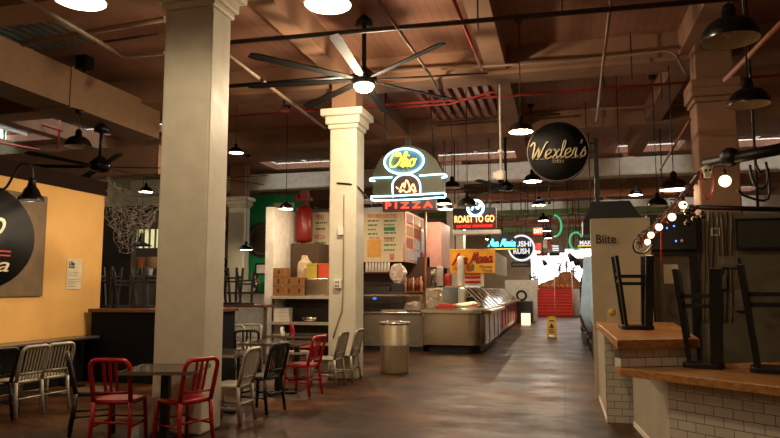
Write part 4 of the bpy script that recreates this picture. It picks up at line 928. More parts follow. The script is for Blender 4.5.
# pizza stall counter
YC = 16.0; xl = PY(364, 320, YC).x; xr = -3.32
t = thing('pizza_counter', 'stainless pizza counter with a glass sneeze guard behind the trash can', 'counter', (0, YC, 0))
zt = PY(395, 312, YC).z; zg = PY(395, 296, YC).z
MB().box(xl, xr, 0, .8, .12, zt-.04).build('front_panel', STEELD, t); MB().box(xl-.02, xr+.02, -.06, .85, zt-.04, zt).build('worktop', STEEL, t, .006)
MB().box(xl, xr, .05, .75, 0, .12).build('kick_base', BLACK, t)
MB().box(xl, xr, -.01, .0, zt, zg).build('sneeze_guard', GLASS, t); MB().box(xl, xr, -.03, .02, zg, zg+.04).box(xr-.05, xr, -.03, .02, zt, zg).build('guard_frame', STEEL, t)
x_, y_, z_ = PY(377, 290, YC+.5); t = thing('microwave_oven', 'dark oven with a blue display behind the pizza counter', 'oven', (x_, YC+.3, zt+.002))
MB().box(-.35, .4, 0, .45, 0, .62).build('body', M('oven_dark', '#2c2622', .3), t, .01); MB().box(-.05, .04, -.006, 0, .3, .35).build('display', M('blue_display', emit=2.5, ecol='#3050ff'), t)
for i in range(9):
    a = PY(383+i*2.6, 310, YC+.15); tag(MB().lathe([(0, 0), (.04, 0), (.055, .05), (0, .05)], n=10).build('sauce_cup', WHITE, loc=(a.x, YC+.15, zt+.002)), 'small white sauce cup on the pizza counter, %s in the row' % ['first', 'second', 'third', 'fourth', 'fifth', 'sixth', 'seventh', 'eighth', 'last'][i], 'cup', 'sauce cups on the pizza counter')
tag(MB().ball((0, 0, .12), .2, 12, (1.3, .8, .6)).jitter(.03, 4).build('crumpled_bag', M('bag_white'), loc=(PY(411, 308, YC).x, YC+.3, zt)), 'low crumpled bag at the end of the pizza counter', 'bag')
tag(MB().box(PY(362, 300, 18).x, PY(430, 300, 18).x, 18.0, 18.1, 0, 2.4).build('brown_screen', M('dim_brown', '#4a3024', .7)), 'dim brown back board of the pizza stall', 'board')
rnd = random.Random(11); zsh = PY(412, 291, 17.6).z
tag(MB().box(PY(402, 291, 17.6).x, -3.45, 17.4, 17.8, zsh-.04, zsh).box(PY(402, 291, 17.6).x, -3.45, 17.5, 17.8, 0, zsh-.04).build('bottle_shelf', M('shelf_orange', '#9a6a40', .5)), 'shelf of bottles at the back of the pizza stall', 'shelf')
for i in range(10):
    a = PY(404+i*1.9, 290, 17.6); h = rnd.uniform(.28, .42)
    tag(MB().lathe([(0, 0), (.05, 0), (.05, h*.6), (.02, h*.75), (.02, h), (0, h)], n=10).build('bottle', M('bottle_%d' % (i % 4), ['#7a2a1c', '#c8a070', '#4a3a2c', '#a04030'][i % 4], .3), loc=(a.x, 17.6, zsh+.002)), '%s bottle on the shelf behind the pizza counter, place %s' % (['red', 'tan', 'dark', 'rusty'][i % 4], 'abcdefghij'[i]), 'bottle', 'bottles behind the pizza counter')

t = thing('cash_register', 'dark cash register on the pizza counter under the crumpled white bag', 'register', (PY(398, 292, YM-.2).x, YM-.2, zt+.002)); hb = PY(398, 283, YM-.2).z-zt-.01
MB().box(-.2, .2, -.15, .15, 0, hb*.7).build('body', M('register_maroon', '#3a1c16', .5), t, .02); MB().box(-.16, .16, -.1, .12, hb*.7, hb).build('display_head', BLACK, t, .01)
# trash can
a = G(391, 374); t = thing('trash_can', 'round brushed steel trash can standing alone before the pizza counter', 'trash can', (a.x, a.y+.27, 0))
MB().lathe([(0, 0), (.265, 0), (.27, .02), (.27, .5), (.272, .505), (.27, .51), (.27, .86), (.262, .88)], n=40).build('body', M('can_steel', '#cfc0a2', .38, metal=.8, var=.1, scale=20), t)
MB().lathe([(.262, .88), (.278, .88), (.28, .9), (.27, .93), (.17, .935), (.15, .9), (.15, .8)], n=40).build('lid_ring', STEEL, t)

# ================================================================== DISPLAY COUNTERS along the aisle
pA_ = G(423, 351); pB_ = G(476, 356); pC_ = G(492, 350); pD_ = G(498, 338)
print('counter', pA_, pB_, pC_, pD_)
fx0, fx1, yF = -3.26, -1.8, 15.75
t = thing('display_counter', 'rounded stainless food counter with glass display cases along the aisle', 'food counter', (0, 0, 0))
def roundc(x0, x1, y0, y1, r, n=8):
    pts = [(x0, y1), (x0, y0)]
    for k in range(n+1): a = -PI/2+k*PI/2/n; pts.append((x1-r+r*math.cos(a), y0+r+r*math.sin(a)))
    pts.append((x1, y1)); return pts
zt = PY(450, 309, 15.75).z
MB().prism(roundc(fx0+.1, fx1-.14, yF+.18, 19.9, .3), 0, .2).build('kick_base', BLACK, t)
mb = MB(); pf = roundc(fx0, fx1, yF, 19.9, .35)
mb.prism(pf, .2, zt-.12); o = mb.build('steel_front', STEEL, t)
for f in o.data.polygons: f.use_smooth = False
for y in (17.0, 18.2, 19.3): MB().box(fx1-.001, fx1+.012, y, y+.03, .22, zt-.14).build('seam_strip', STEELD, t)
MB().prism(roundc(fx0-.04, fx1+.16, yF-.12, 19.95, .45), zt-.12, zt-.03).build('tray_rail', STEEL, t, .02)
MB().prism(roundc(fx0, fx1+.05, yF, 19.9, .35), zt-.03, zt).build('worktop', STEELD, t)
zg = PY(450, 287, 16.2).z
# glass cases: slanted fronts toward aisle
mb = MB(); fr = MB()
for i, y in enumerate((16.3, 17.15, 18.0, 18.85)):
    mb.prism([(fx1-.02, zt+.005), (fx1-.55, zg), (fx1-.56, zg), (fx1-.03, zt+.005)], -(y+.8), -y, Matrix.Rotation(PI/2, 4, 'X'))
    for yy in (y-.02, y+.8): fr.bar((fx1-.02, yy, zt+.005), (fx1-.55, yy, zg), .03, .03)
    fr.bar((fx1-.55, y, zg), (fx1-.55, y+.8, zg), .03, .03)
mb.build('slanted_glass', GLASS, t); fr.build('case_frame', STEEL, t)
MB().box(fx0+.45, fx1-.55, yF+.5, 19.8, zg-.0, zg+.03).build('case_roof', STEEL, t)
MB().box(fx0+.42, fx1-.55, yF+.3, yF+.31, zt+.003, zg).build('front_glass', GLASS, t)
MB().box(fx0+.2, fx0+.24, yF+.4, 19.8, zt+.003, zg).build('rear_board', M('dim_panel'), t)
MB().box(fx0+.02, fx0+.42, yF+.25, yF+.3, zt+.003, zg-.02).build('foil_panel', M('crumpled_foil', '#c8bca8', .2, metal=1, bump=1.0, scale=9), t)
MB().box(fx1-.62, fx1-.58, 16.3, 19.6, zg-.04, zg-.01).build('case_lamp', M('case_tube', emit=5, ecol='#ffe8c8'), t)
l_ = light('AREA', (fx1-.6, 17.95, zg-.05), 22, WARMW, t); l_.data.shape = 'RECTANGLE'; l_.data.size = .1; l_.data.size_y = 3.2
rnd = random.Random(4); FM = [M('food_red', '#b02a18', .5), M('food_orange', '#c8702c', .5), M('food_green', '#4a6a2c', .6), M('food_cream', '#d0c090', .6)]
for i in range(16):
    x = fx1-.35-(i % 2)*.4; y = 16.35+(i//2)*.42
    tt = thing('food_pan', 'steel food pan of %s food, row %s, %s side' % (['red', 'orange', 'green', 'cream'][i % 4 if i != 0 else 0], ['one', 'two', 'three', 'four', 'five', 'six', 'seven', 'eight'][i//2], ['aisle', 'kitchen'][i % 2]), 'pan', (x, y, zt+.002), 0, 'food pans in the first display case')
    MB().box(-.16, .16, -.17, .17, 0, .06).build('pan', STEEL, tt); MB().ball((0, 0, .055), .15, 12, (1, 1, .35)).build('food', FM[i % 4], tt)
a = PY(445, 300, yF+.15); 
tag(MB().box(-.22, .22, -.07, .07, 0, .07).ball((0, 0, .07), .15, 12, (1.2, .45, .4)).build('red_tray', M('food_red'), loc=(a.x-.0, yF+.15, zt+.002)), 'shallow red tray at the front corner of the display counter', 'tray')
for i, (px, h, m, lb) in enumerate([(434, .42, STEEL, 'steel canister'), (440, .5, M('clear_plastic', '#c8c0b4', .2), 'tall clear cup dispenser'), (461, .75, WHITE, 'tall white tube dispenser'), (448, .3, M('food_red'), 'red tub')]):
    a = PY(px, 285, 16.8); tag(MB().lathe([(0, 0), (.09, 0), (.09, h*.9), (.07, h), (0, h)], n=16).build('counter_canister', m, loc=(a.x, 16.8, zg+.032)), lb+' on top of the display case', 'container')
a = PY(472, 284, 17); t = thing('small_food_poster', 'small white poster with red writing standing on the display case', 'poster', (a.x, 17.2, zg+.032))
MB().box(-.28, .28, 0, .04, 0, .42).build('board', WHITE, t); 
for z in (.33, .22, .1): MB().box(-.21, .2, -.006, -.001, z-.04, z+.03).build('printed_line', MR, t)

# second counter
t = thing('far_display_counter', 'second row of glass topped counters with red panels further along the aisle', 'food counter', (0, 0, 0))
MB().box(-3.4, -2.05, 20.9, 30, 0, .12).build('kick_base', BLACK, t); MB().box(-3.4, -1.95, 20.8, 30, .12, .98).build('body', M('warm_steel', '#a08874', .3, metal=.8), t)
for i in range(7): y = 21.1+i*1.25; MB().box(-1.95, -1.93, y, y+.95, .25, .9).build('red_panel', M('panel_red', '#b02c20', .4), t)
MB().box(-3.4, -1.8, 20.7, 30, .98, 1.05).build('worktop', STEEL, t)
mb = MB(); fr = MB()
for i in range(7):
    y = 21.1+i*1.25; mb.prism([(-1.95, 1.06), (-2.4, 1.5), (-2.41, 1.5), (-1.96, 1.06)], -(y+1.1), -y, Matrix.Rotation(PI/2, 4, 'X'))
    for yy in (y, y+1.1): fr.bar((-1.95, yy, 1.05), (-2.4, yy, 1.5), .035, .035)
mb.build('slanted_glass', GLASS, t); fr.box(-2.9, -2.4, 21, 29.8, 1.5, 1.53).build('case_frame', STEEL, t)
x0, x1_, z0, z1 = RECT(505, 280, 537, 301, 32)
t = thing('emblem_board', 'white panel with a small round emblem beyond the far counters', 'panel', (0, 32, 0))
MB().box(x0, x1_, 0, .2, 0, z1).build('board', WHITE, t); a = PY(521.5, 295.5, 32)
MB().lathe([(.16, 0), (.26, 0), (.26, .02), (.16, .02), (.16, 0)], n=24, mat=Matrix.Translation((a.x, 0, a.z)) @ Matrix.Rotation(PI/2, 4, 'X')).build('emblem', INK, t)
tag(MB().box(PY(516, 305, 30.2).x, PY(532, 305, 30.2).x, 30.3, 31.5, 0, PY(510, 302, 29).z).build('dark_counter', BLACK), 'dark counter in front of the white panel with the emblem', 'counter')
a = G(526, 325); t = thing('glowing_lantern', 'small glowing floor lantern at the end of the far counters', 'lantern', a); MB().box(-.18, .18, -.18, .18, 0, .5).build('shade', M('lantern_glow', emit=1.5, ecol='#ffd0a0'), t); MB().box(-.2, .2, -.2, .2, .5, .54).build('cap', BLACK, t)
# clutter behind far counters: stall shelves
rnd = random.Random(21)
for i in range(8):
    y = 22+i*1.15; x = -3.6; cols = ['#7a5a48', '#3c3430', '#a89888', '#8a4a3a', '#c8b8a0']
    tt = thing('stall_shelf', 'shelf stack of goods behind the far counters, %s along the aisle' % ['first', 'second', 'third', 'fourth', 'fifth', 'sixth', 'seventh', 'eighth'][i], 'shelves', (x, y, 0), 0, 'goods shelves behind the far counters')
    MB().box(-.3, .1, -.5, .5, 0, .1).box(-.3, -.26, -.5, .5, .1, 2.4).box(-.3, .1, -.5, -.47, .1, 2.4).build('frame', M('shelf_dark', '#4a3c34', .6), tt)
    for k in range(3):
        MB().box(-.28, .1, -.47, .5, 1.2+k*.42, 1.23+k*.42).build('shelf', STEELD, tt); mb = MB()
        for q_ in range(5): h = rnd.uniform(.15, .34); mb.box(-.2, .05, -.42+q_*.18, -.28+q_*.18, 1.235+k*.42, 1.235+k*.42+h)
        mb.build('goods', M('goods%d' % ((i+k) % 5), cols[(i+k) % 5], .5), tt)

# ================================================================== SIGNS
# pizza oven sign
YO = 13.0; ctr = PY(409, 178, YO); t = thing('pizza_neon_sign', 'hanging oven shaped pizza sign outlined in pale blue neon', 'neon sign', ctr)
def o_(x, y): v = PY(x, y, YO)-ctr; return (v.x, v.z)
OL = M('olive_enamel', '#454228', .45); NB = M('neon_blue', emit=4.5, ecol='#a8e4ff'); NR = M('neon_red', emit=4.0, ecol='#ff3018'); NY = M('neon_yellow', emit=2.6, ecol='#ffe040'); NO = M('neon_orange', emit=3.2, ecol='#ffb070')
poly = [o_(374, 200), o_(445, 196), o_(444, 172), o_(437, 160), o_(426, 151), o_(413, 146.5), o_(405, 146.5), o_(392, 151), o_(381, 160), o_(374, 174)]
MB().prism(poly[::1], -.11, .11, Matrix.Rotation(PI/2, 4, 'X')).build('oven_body', OL, t, .01)
c0 = o_(409, 144.5); MB().cbox((c0[0], 0, c0[1]+.02), (.14, .12, .16)).build('chimney', BLACK, t)
e0 = o_(406, 163); ex = o_(425.5, 163)[0]-e0[0]; ez = e0[1]-o_(406, 175.5)[1]
rx = Matrix.Rotation(PI/2, 4, 'X')
MB().lathe([(0, 0), (1, 0), (1, .06), (0, .06)], n=36, mat=Matrix.Translation((e0[0], -.11, e0[1])) @ rx @ Matrix.Diagonal((ex*.97, ez*.97, 1, 1))).build('oval_panel', M('oval_teal', '#50707c', .4), t)
MB().tube([(e0[0]+ex*math.cos(k*PI/16), -.19, e0[1]+ez*math.sin(k*PI/16)) for k in range(32)], .02, 8, True).build('oval_neon_tube', NB, t)
script('Olio', ex*1.35, ez*1.15, .017, NY, t, (e0[0]-.01, -.2, e0[1]+.04), name='neon_script')
text('UCM', ex*.62, .05, M('dull_teal_letters', '#a8b878', .5), t, (e0[0]+.03, -.175, e0[1]-ez*.68))
def neon(pts, nm='neon_tube', m=NB, r=.016, y=-.16): return MB().tube([(o_(a, b)[0], y, o_(a, b)[1]) for a, b in pts], r, 8, False, 3).build(nm, m, t)
arch = [(395, 198), (394, 186), (397, 180), (402, 176.5), (408, 175.5), (414, 176.5), (419, 180), (421.5, 186), (421.5, 196)]
neon([(394, 178.5), (383, 179), (373.5, 179.5), (372.5, 182), (377, 182)]); neon([(421, 177), (434, 176), (445, 175.5), (448, 178), (443, 179)]); neon(arch, y=-.14)
neon([(373, 197.5), (395, 197), (421, 195.5), (446, 194)]); neon([(378, 202), (374, 200.5), (373, 199)]); neon([(375, 201.5), (400, 201), (422, 200), (440, 198.5), (446, 198.5), (447, 194.5)])
ap = [o_(a, b) for a, b in arch]; MB().prism(ap[::-1], -.125, -.112, Matrix.Rotation(-PI/2, 4, 'X') if False else Matrix(((1, 0, 0, 0), (0, 0, 1, 0), (0, 1, 0, 0), (0, 0, 0, 1)))).build('oven_mouth', M('oven_mouth_red', '#3c100a', .5), t)
for pts in ([(401, 193), (403, 188), (405, 184), (406, 189), (408, 181), (411, 187), (411.5, 193)], [(411, 193), (413, 188), (415, 185), (417.5, 193)], [(402, 193.5), (405, 191), (408, 193.5), (413, 190), (416, 193.5)], [(398, 188), (400, 190)]): neon(pts, 'neon_flame', NO, .014, -.15)
t2 = t
pz = PY(409.5, 205.5, YO-.05); t = thing('pizza_letter_box', 'black box sign reading pizza in glowing red letters under the oven sign', 'neon sign', pz)
W_ = PY(436, 205, YO).x-PY(383, 205, YO).x
MB().box(-W_/2, W_/2, -.06, .1, -.115, .115).build('box', M('sign_box_red', '#2a0806', .4), t, .01)
mb = MB()
for x in (-.25, .25): mb.cyl((x, 0, .11), (x, 0, .17), .012)
mb.build('hanger', BLACK, t)
text('P I Z Z A', W_*.88, .125, NR, t, (0, -.068, 0), off=.02)
MB().box(-W_/2, W_/2, -.062, -.056, -.108, -.104).build('lower_trim', REDL, t)
light('AREA', (0, 0, 0), 0, (1, .2, .1), t).data.size = .1 if False else .1
for x in (377.5, 438): pipe('thin cable holding the pizza sign from the ceiling, %s end' % ('column' if x < 400 else 'aisle'), 'cable', [PY(x+(6 if x < 400 else -4), 158, YO), PY(x+9*(1 if x < 400 else -1), 96, YO)+V((0, 0, .35))], .012, BLACK, 'sign_cable')

# ROAST TO GO
YR2 = 16.4
def rodup(t, xs, z0, y=.05, r=.007):
    m_ = MB()
    for x in xs: m_.cyl((x, y, z0), (x, y, 5.69-t.location.z), r, n=6)
    m_.build('hanger', IRON, t)
def signbox(name, label, x0, y0, x1, y1, Y, m, cat='sign', d=.15, hang=True):
    a, b, c, e = RECT(x0, y0, x1, y1, Y); t = thing(name, label, cat, ((a+b)/2, Y, (c+e)/2)); MB().box(-(b-a)/2, (b-a)/2, 0, d, -(e-c)/2, (e-c)/2).build('box', m, t, .01)
    if hang: rodup(t, (-(b-a)*.38, (b-a)*.38), (e-c)/2, d/2)
    return t, (b-a), (e-c)
t, W_, H_ = signbox('roast_sign', 'red and black box sign with glowing roast to go lettering', 453, 208, 496, 229, YR2, M('roast_red', '#5a0f0c', .5), 'neon sign')
text('ROAST TO GO', W_*.92, H_*.33, M('neon_amber', emit=3.4, ecol='#ffa860'), t, (0, -.012, -H_*.02), off=.015)
script('catajitas mexicanas'.replace('c', 'e').replace('t', 'l').replace('j', 'i').replace('m', 'n'), W_*.85, H_*.16, .012, NR, t, (0, -.012, -H_*.34)) if False else text('carnitas mexicanas', W_*.85, H_*.17, M('neon_red_dim', emit=2.2, ecol='#ff2c18'), t, (0, -.012, -H_*.34), shear=.3)
MB().box(-W_/2, W_/2, -.01, 0, H_*.2, H_*.5).build('top_band', M('roast_black', '#241412', .4), t)
t, W_, H_ = signbox('sign_ledge', 'white lit ledge right under the roast to go sign', 452, 230, 500, 234, YR2-.05, WHITE, 'ledge', .4, False)
p = PY(475.5, 208, YR2-.25); t = thing('neon_ring', 'round pale blue neon emblem above the roast to go sign', 'neon sign', p)
MB().tube([(.19*math.cos(k*PI/10), 0, .19*math.sin(k*PI/10)) for k in range(20)], .03, 8, True).build('ring', NB, t)
MB().tube([(-.1, 0, -.05), (-.02, 0, .08), (.05, 0, -.02), (.12, 0, .1)], .025, 6, False, 4).build('squiggle', NB, t); MB().cyl((0, .02, 0), (0, .35, 0), .02).build('bracket', BLACK, t)
# ANA MARIA yellow
t, W_, H_ = signbox('yellow_shop_sign', 'bright yellow sign with red script over the first display counter', 450, 249, 495, 273, 16.9, M('sign_yellow', '#f0a824', .5))
YL = M('script_red', '#a01c10', .5)
script('Ana Maria', W_*.9, H_*.46, .022, YL, t, (0, -.02, H_*.14), rise=.05)
text('Mexican', W_*.28, H_*.13, INK, t, (W_*.3, -.006, -H_*.24)); text('Food', W_*.2, H_*.13, INK, t, (W_*.33, -.006, -H_*.4))
MB().ball((-W_*.08, -.0, -H_*.27), .1, 12, (.6, .15, 1.1)).ball((-W_*.03, 0, -H_*.3), .08, 12, (.5, .15, 1.2)).build('chilli_drawing', M('drawing_red', '#b04020', .5), t); MB().ball((W_*.01, 0, -H_*.27), .08, 12, (.5, .15, 1.2)).build('leaf_drawing', MG, t)
MB().box(-W_*.42, -W_*.2, -.005, 0, -H_*.3, -H_*.28).box(-W_*.42, -W_*.22, -.005, 0, -H_*.36, -H_*.34).build('small_print', INK, t)
tag(MB().box(PY(492, 262, 17).x, PY(494, 262, 17).x+.05, 17.08, 20.5, PY(494, 274, 17).z, PY(494, 252, 17).z).build('white_board', M('faded_white', '#c8c0b0', .6)), 'white side board running back from the yellow sign', 'board')
for x in (455, 490): pipe('thin rod carrying the yellow sign, %s one' % ('pizza side' if x < 470 else 'aisle side'), 'rod', [PY(x, 249, 17), V((PY(x, 249, 17).x, 17, 5.69))], .012, IRON, 'hanger_rod')
# ANA MARIA black arch with blue neon
Yb = 19; a = PY(502, 242, Yb); t = thing('arched_neon_sign', 'black arched sign with blue neon script beside the round white lettered sign', 'neon sign', a)
w2 = PY(517, 242, Yb).x-a.x; zb = PY(502, 250, Yb).z-a.z; zt_ = PY(502, 232, Yb).z-a.z
poly = [(-w2, zb), (w2, zb)]+[(w2*math.cos(k*PI/10), zb*.3+(zt_-zb*.3)*math.sin(k*PI/10)) for k in range(11)]
MB().prism(poly, -.08, .08, rx).build('arch_board', BLACK, t)
script('Ana Maria', w2*1.8, .2, .022, M('neon_cyan', emit=3.5, ecol='#48c8ff'), t, (0, -.12, -.02)); MB().box(-w2*.9, w2*.95, -.1, -.08, zb+.01, zb+.04).build('yellow_underline', M('neon_yellow2', emit=1.2, ecol='#ffd040'), t)
pipe('thin rod carrying the arched blue neon sign', 'rod', [PY(502, 233, Yb), V((PY(502, 233, Yb).x, Yb, 5.69))], .014, IRON, 'hanger_rod')
# SUSHI RUSH round
Ys = 21; a = PY(521.5, 248, Ys); t = thing('round_sushi_sign', 'round black sign with bold white lettering and a white ring', 'sign', a)
rr_ = PY(535, 248, Ys).x-a.x
MB().lathe([(0, -.06), (rr_*.86, -.06), (rr_*.86, .06), (0, .06)], n=40, mat=rx).build('disc', M('navy_black', '#0c1826', .4), t)
MB().lathe([(rr_*.86, -.07), (rr_, -.07), (rr_, .07), (rr_*.86, .07), (rr_*.86, -.07)], n=40, mat=rx).build('ring', M('lit_white', emit=.8, ecol='#f0f0f0'), t)
LW = M('lit_white'); text('SUSHI', rr_*1.45, rr_*.42, LW, t, (0, -.075, rr_*.3), off=.03); text('RUSH', rr_*1.2, rr_*.42, LW, t, (0, -.075, -rr_*.25), off=.03)
pipe('thin rod carrying the round white lettered sign', 'rod', [PY(521.5, 234, Ys), V((PY(521.5, 234, Ys).x, Ys, 5.69))], .016, IRON, 'hanger_rod')
t, W_, H_ = signbox('small_name_board', 'small dark board with pale letters under the round sushi sign', 511, 262, 531, 267, 21.5, BLACK)
text('HORNBURG', W_*.8, H_*.45, CRM, t, (0, -.005, 0))
# EXIT
t, W_, H_ = signbox('exit_sign', 'glowing orange red exit sign over the far aisle', 533, 227.5, 542.5, 234.5, 24.6, M('exit_face', emit=.9, ecol='#ff3010'))
text('EXIT', W_*.8, H_*.6, M('exit_letters', emit=3, ecol='#ffb090'), t, (0, -.006, 0), off=.02); 
# far black directory board
t, W_, H_ = signbox('hanging_menu_board', 'dark hanging board with pale text panels over the far end', 540, 244, 565, 253, 34, M('board_black', '#1c1c1e', .5))
for z in (.2, -.05, -.27): MB().box(.0, W_*.25, -.01, 0, z*H_, z*H_+H_*.13).build('text_strip', LW, t)
for x in (537, 545): pass
for i, (x0, y0, x1, y1, Y, c, lb) in enumerate([(535, 243, 541, 251, 33.2, '#a02018', 'small red banner left of the dark hanging board'), (543, 240, 547, 248, 31.6, '#d8c8c0', 'narrow white panel over the dark hanging board'), (548, 241, 551, 249, 31.6, '#b01c18', 'narrow red panel over the dark hanging board'), (536, 253, 548, 256, 34.7, '#c04a30', 'orange bunting strip'), (549, 253, 560, 256, 34.7, '#4a8a5c', 'green bunting strip'), (576, 258, 586, 266, 33, '#8a4a30', 'brown box shape near the aisle\'s right stalls')]):
    t, _, _ = signbox('hanging_banner', lb+' far down the hall', x0, y0, x1, y1, Y, M('banner_%d' % i, c, .6), 'banner', .05)
# MAKI sign
t, W_, H_ = signbox('black_letter_sign', 'dark sign with white bold letters beside the tan partition', 578, 237, 594, 247, 20, BLACK)
text('MAKI', W_*.8, H_*.42, LW, t, (.0, -.006, -.02), off=.03); MB().box(-W_/2, W_/2, -.01, 0, -H_/2+.02, -H_/2+.05).build('yellow_line', M('neon_yellow2'), t)
p = PY(576, 241, 22); tag(MB().tube([p+V((.2*math.cos(k*PI/8), 0, .28*math.sin(k*PI/8))) for k in range(16)], .03, 8, True).build('green_neon_ring', M('neon_green', emit=.7, ecol='#40c080')), 'green neon oval beside the white lettered dark sign', 'neon sign')
for (x_, z_, y_) in ((PY(576, 241, 22).x, PY(576, 241, 22).z+.28, 22), (PY(554, 226, 27.8).x, PY(554, 226, 27.8).z+.45, 27.8)): tag(MB().cyl((x_, y_, z_), (x_, y_, 5.69), .012, n=6).build('hanger_rod', IRON), 'thin rod holding the green neon %s' % ('oval' if y_ < 23 else 'arc'), 'rod')
p = PY(554, 226, 27.8); tag(MB().tube([p+V((.3*math.cos(k*PI/8), 0, .45*math.sin(k*PI/8))) for k in range(-4, 5)], .04, 8).build('green_neon_arc', M('neon_green')), 'green neon arc behind the aisle pendants', 'neon sign')
# small track lights near the street end
for i, (x, y, Y) in enumerate([(543, 260, 31.8), (569, 254, 24), (574, 258, 24.4), (580, 262, 28)]):
    p = PY(x, y, Y); t = thing('track_spotlight', 'black spotlight can near the street end, %s' % ['over the stairs', 'first on the right cluster', 'second on the right cluster', 'nearest the tan partition'][i], 'spotlight', p, 0, 'black spotlights near the street end')
    MB().cyl((0, 0, 0), (.12, -.1, -.22), .07, .12).build('can', BLACK, t); MB().cyl((0, 0, 0), (0, 0, 5.69-p.z), .015, n=6).build('stem', BLACK, t)

# ================================================================== STREET END: stairs etc.
s0_ = G(537, 315); sx0, sx1 = s0_.x, G(573, 315).x; ys = 36.5; zr = 1.5
sx0 = PY(537, 315, ys).x; sx1 = PY(573.5, 315, ys).x
t = thing('red_stairs', 'wide bright red stairs with a centre handrail at the street end', 'stairs', (0, ys, 0))
REDST = M('stair_red', '#c41c14', .5)
n = 9
for k in range(n):
    MB().box(sx0, sx1, k*.3, n*.3+.6, k*zr/n, (k+1)*zr/n-.02).build('step', REDST, t); MB().box(sx0, sx1, k*.3-.02, k*.3+.28, (k+1)*zr/n-.02, (k+1)*zr/n).build('tread', M('tread_light_red', '#e06048', .4), t)
for x in (sx0, (sx0+sx1)/2, sx1):
    MB().tube([(x, 0, 0), (x, 0, .95), (x, n*.3, zr+.9), (x, n*.3, zr)], .03, 8).build('handrail', M('rail_orange', '#c88a60', .4), t)
tag(MB().box(-8, sx0-.05, ys+2.5, YF, 0, 1.5).build('trim_51', WHITE), None, None, kind='structure'); tag(MB().box(sx1+.05, 6, ys+2.5, YF, 0, 1.5).build('trim_52', WHITE), None, None, kind='structure')
tag(MB().box(sx0-.05, sx1+.05, ys+3.3, YF, 1.0, 1.5).build('trim_53', WHITE), None, None, kind='structure')
# bushes / hay pile beyond
def blob(name, label, c, R_, m, n, seed, leaf, cat):
    rnd = random.Random(seed); mb = MB()
    for i in range(n):
        d = V((rnd.gauss(0, 1), rnd.gauss(0, 1), abs(rnd.gauss(0, 1)))).normalized(); r = rnd.random()**.4
        p_ = V(c)+V((d.x*R_[0]*r, d.y*R_[1]*r, d.z*R_[2]*r)); q_ = V((rnd.uniform(-1, 1), rnd.uniform(-1, 1), rnd.uniform(-1, 1))).normalized()*leaf
        u = q_.cross(V((0, 0, 1))).normalized()*leaf*.6; vs = [mb.b.verts.new(p_+w_) for w_ in (q_, u, -q_, -u)]; mb.b.faces.new(vs)
    return mb
p = PY(560, 283, 40.5); t = thing('hay_display', 'brown heap of dried plants and pumpkins at the top of the red stairs', 'display', (p.x, 40.5, 1.5))
DR = M('dried_brown', '#a8704a', .8, var=.3, scale=8, bump=.8)
for bx_, bz_, br_ in ((.35, .3, .62), (-.05, .15, .5), (.7, .15, .45)): MB().ball((bx_, 0, bz_), br_, 22, (1, .6, 1.15)).jitter(.045, 6).build('straw_mound', DR, t)
for bx_, bz_, br_ in ((-.45, .1, .5), (-.85, .05, .4)): MB().ball((bx_, 0, bz_), br_, 22, (1, .6, .9)).jitter(.04, 7).build('straw_mound', DR, t)
blob('', '', (0, 0, .1), (1.15, .55, 1.15), None, 380, 2, .05, '').build('dried_plants', DR, t)['kind'] = 'stuff'
rnd = random.Random(8)
for i in range(7): tag(MB().ball((0, 0, .13), .15, 12, (1, 1, .85)).cyl((0, 0, .24), (.02, 0, .32), .02).build('pumpkin', M('pumpkin_orange', '#c8763c', .5), loc=(sx0+.25+i*.27, 39.6, 1.5)), 'small orange pumpkin at the top of the stairs, %s along the row' % ['first', 'second', 'third', 'middle', 'fifth', 'sixth', 'last'][i], 'pumpkin', 'pumpkins at the head of the stairs')
for i, (x, y0, h, w_) in enumerate([(567, 280, 2.3, .3), (560, 280, 1.9, .17), (573.5, 281, 1.6, .25)]):
    p = PY(x, y0, 45); t = thing('street_tree', '%s dark green tree standing against the white street' % ['tallest', 'slender', 'bushy'][i], 'tree', (p.x, 45, 1.5))
    MB().cyl((0, 0, 0), (0, 0, h*.8), .05).build('trunk', BROWN, t); blob('', '', (0, 0, h*.6), (w_, w_, h*.5), None, 150, i+30, .07, '').build('foliage', M('dark_leaf', '#2c3a24', .7), t)
# dark figure-like plant left of opening
p = G(538, 300, 1.5)
t = thing('dark_bush', 'dark shrub at the left edge of the bright street opening', 'shrub', (PY(533, 276, 40.5).x, 40.5, 1.5)); blob('', '', (0, 0, .1), (.3, .3, .9), None, 160, 77, .1, '').build('foliage', M('dark_leaf'), t)

# wet floor sign
a = G(552, 337); t = thing('wet_floor_sign', 'yellow folding caution sign standing in the middle of the aisle', 'floor sign', a)
YP_ = M('sign_plastic', '#e8b414', .45); H_ = .66
for s, nm in ((-1, 'front_panel'), (1, 'rear_panel')):
    m = Matrix.Translation((0, s*.15, 0)) @ Matrix.Rotation(s*R(13), 4, 'X')
    mb = MB(); mb.prism([(-.16, .09), (-.16, .0), (-.1, .0), (-.08, .09), (.08, .09), (.1, 0), (.16, 0), (.16, .09), (.125, H_), (-.125, H_)][::1], -.008, .008, m @ Matrix.Rotation(PI/2, 4, 'X')); pn = mb.build(nm, YP_, t)
    if s < 0:
        mm = m @ Matrix.Translation((0, -.012, 0)); mb = MB()
        mb.prism([(-.085, .3), (.085, .3), (0, .45)], -.002, .003, mm @ Matrix.Rotation(PI/2, 4, 'X')); mb.box(-.08, .08, 0, .004, .15, .18, mm); mb.box(-.06, .06, 0, .004, .22, .25, mm); mb.box(-.08, .08, 0, .004, .5, .54, mm); mb.build('printed_warning', BLACK, t)
MB().box(-.05, .05, -.02, .02, H_-.04, H_+.0).build('hinge', YP_, t)

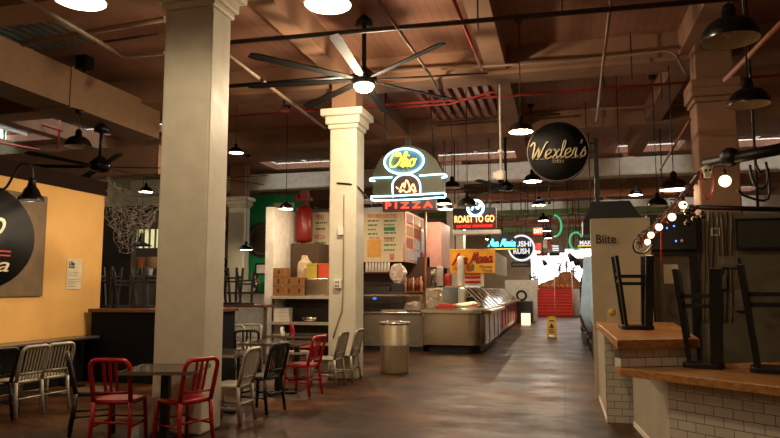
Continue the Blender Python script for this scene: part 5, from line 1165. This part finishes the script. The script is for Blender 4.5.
# right side of aisle: blue drape, frames
xa = PY(583, 300, 14.5).x
rnd = random.Random(6); mb = MB(); P0 = []
a0 = PY(585.5, 262, 13.6); a1 = PY(596, 262, 12.9); n = 26
zt_ = PY(588, 258, 14).z; zb_ = .72
verts = []
for i in range(n+1):
    u = i/n; q_ = a0.lerp(a1, u); off = .05*math.sin(i*1.9)+.03*math.sin(i*.7)
    verts.append(((q_.x+off*.9, q_.y, zt_), (q_.x+off*1.7-.06*math.sin(u*PI), q_.y+off*.4, zt_*.5), (q_.x+off*.8+.03, q_.y, zb_+.25*(i % 7 == 0)*0)))
for A, B in zip(verts, verts[1:]):
    for k in range(2):
        f = mb.b.faces.new([mb.b.verts.new(A[k]), mb.b.verts.new(B[k]), mb.b.verts.new(B[k+1]), mb.b.verts.new(A[k+1])]); f.smooth = True
bmesh.ops.remove_doubles(mb.b, verts=mb.b.verts[:], dist=.0005)
o = mb.build('blue_drape', M('blue_cloth', '#b4d4fa', .7, var=.15)); sm = o.modifiers.new('s', 'SOLIDIFY'); sm.thickness = .012
tag(o, 'pale blue cloth draped over goods beside the tan partition', 'cloth')
tag(MB().box(a0.x+.15, a0.x+.95, 13.75, 15.4, 0, zt_-.1).build('covered_cart', M('cart_dark', '#3a3430', .6), None, .02), 'dark cart under the pale blue cloth', 'cart')
for i in range(6):
    y = 16+i*1.6; x = .62
    tt = thing('market_rack', 'dark rack of goods on the aisle\'s right side, %s from the blue cloth' % ['first', 'second', 'third', 'fourth', 'fifth', 'sixth'][i], 'rack', (x, y, 0), 0, 'racks along the right of the aisle')
    for dx in (0, .5):
        for dy in (0, 1.2): MB().box(dx, dx+.04, dy, dy+.04, 0, 2.0-.1*(i % 3)).build('post', IRON, tt)
    for k in range(4): MB().box(0, .54, 0, 1.24, .25+k*.45, .28+k*.45).build('shelf', STEELD, tt)
    for k in range(4):
        mb = MB()
        for q_ in range(5): h = rnd.uniform(.12, .34); mb.box(.05, .45, .05+q_*.23, .23+q_*.23, .285+k*.45, .285+k*.45+h)
        mb.build('goods', M('rgoods%d' % ((i+k) % 4), ['#8a6a50', '#4a403c', '#a0a8b0', '#9a4a38'][(i+k) % 4], .5), tt)
a = G(591, 345); t = thing('white_bucket', 'pale blue grey bucket on the floor under the blue cloth', 'bucket', (G(588, 344).x, G(588, 344).y, 0))
MB().lathe([(0, 0), (.14, 0), (.17, .3), (.18, .31), (.165, .31), (.13, .02), (0, .02)], n=24).build('body', M('bucket_grey', '#8a98a8', .5), t)
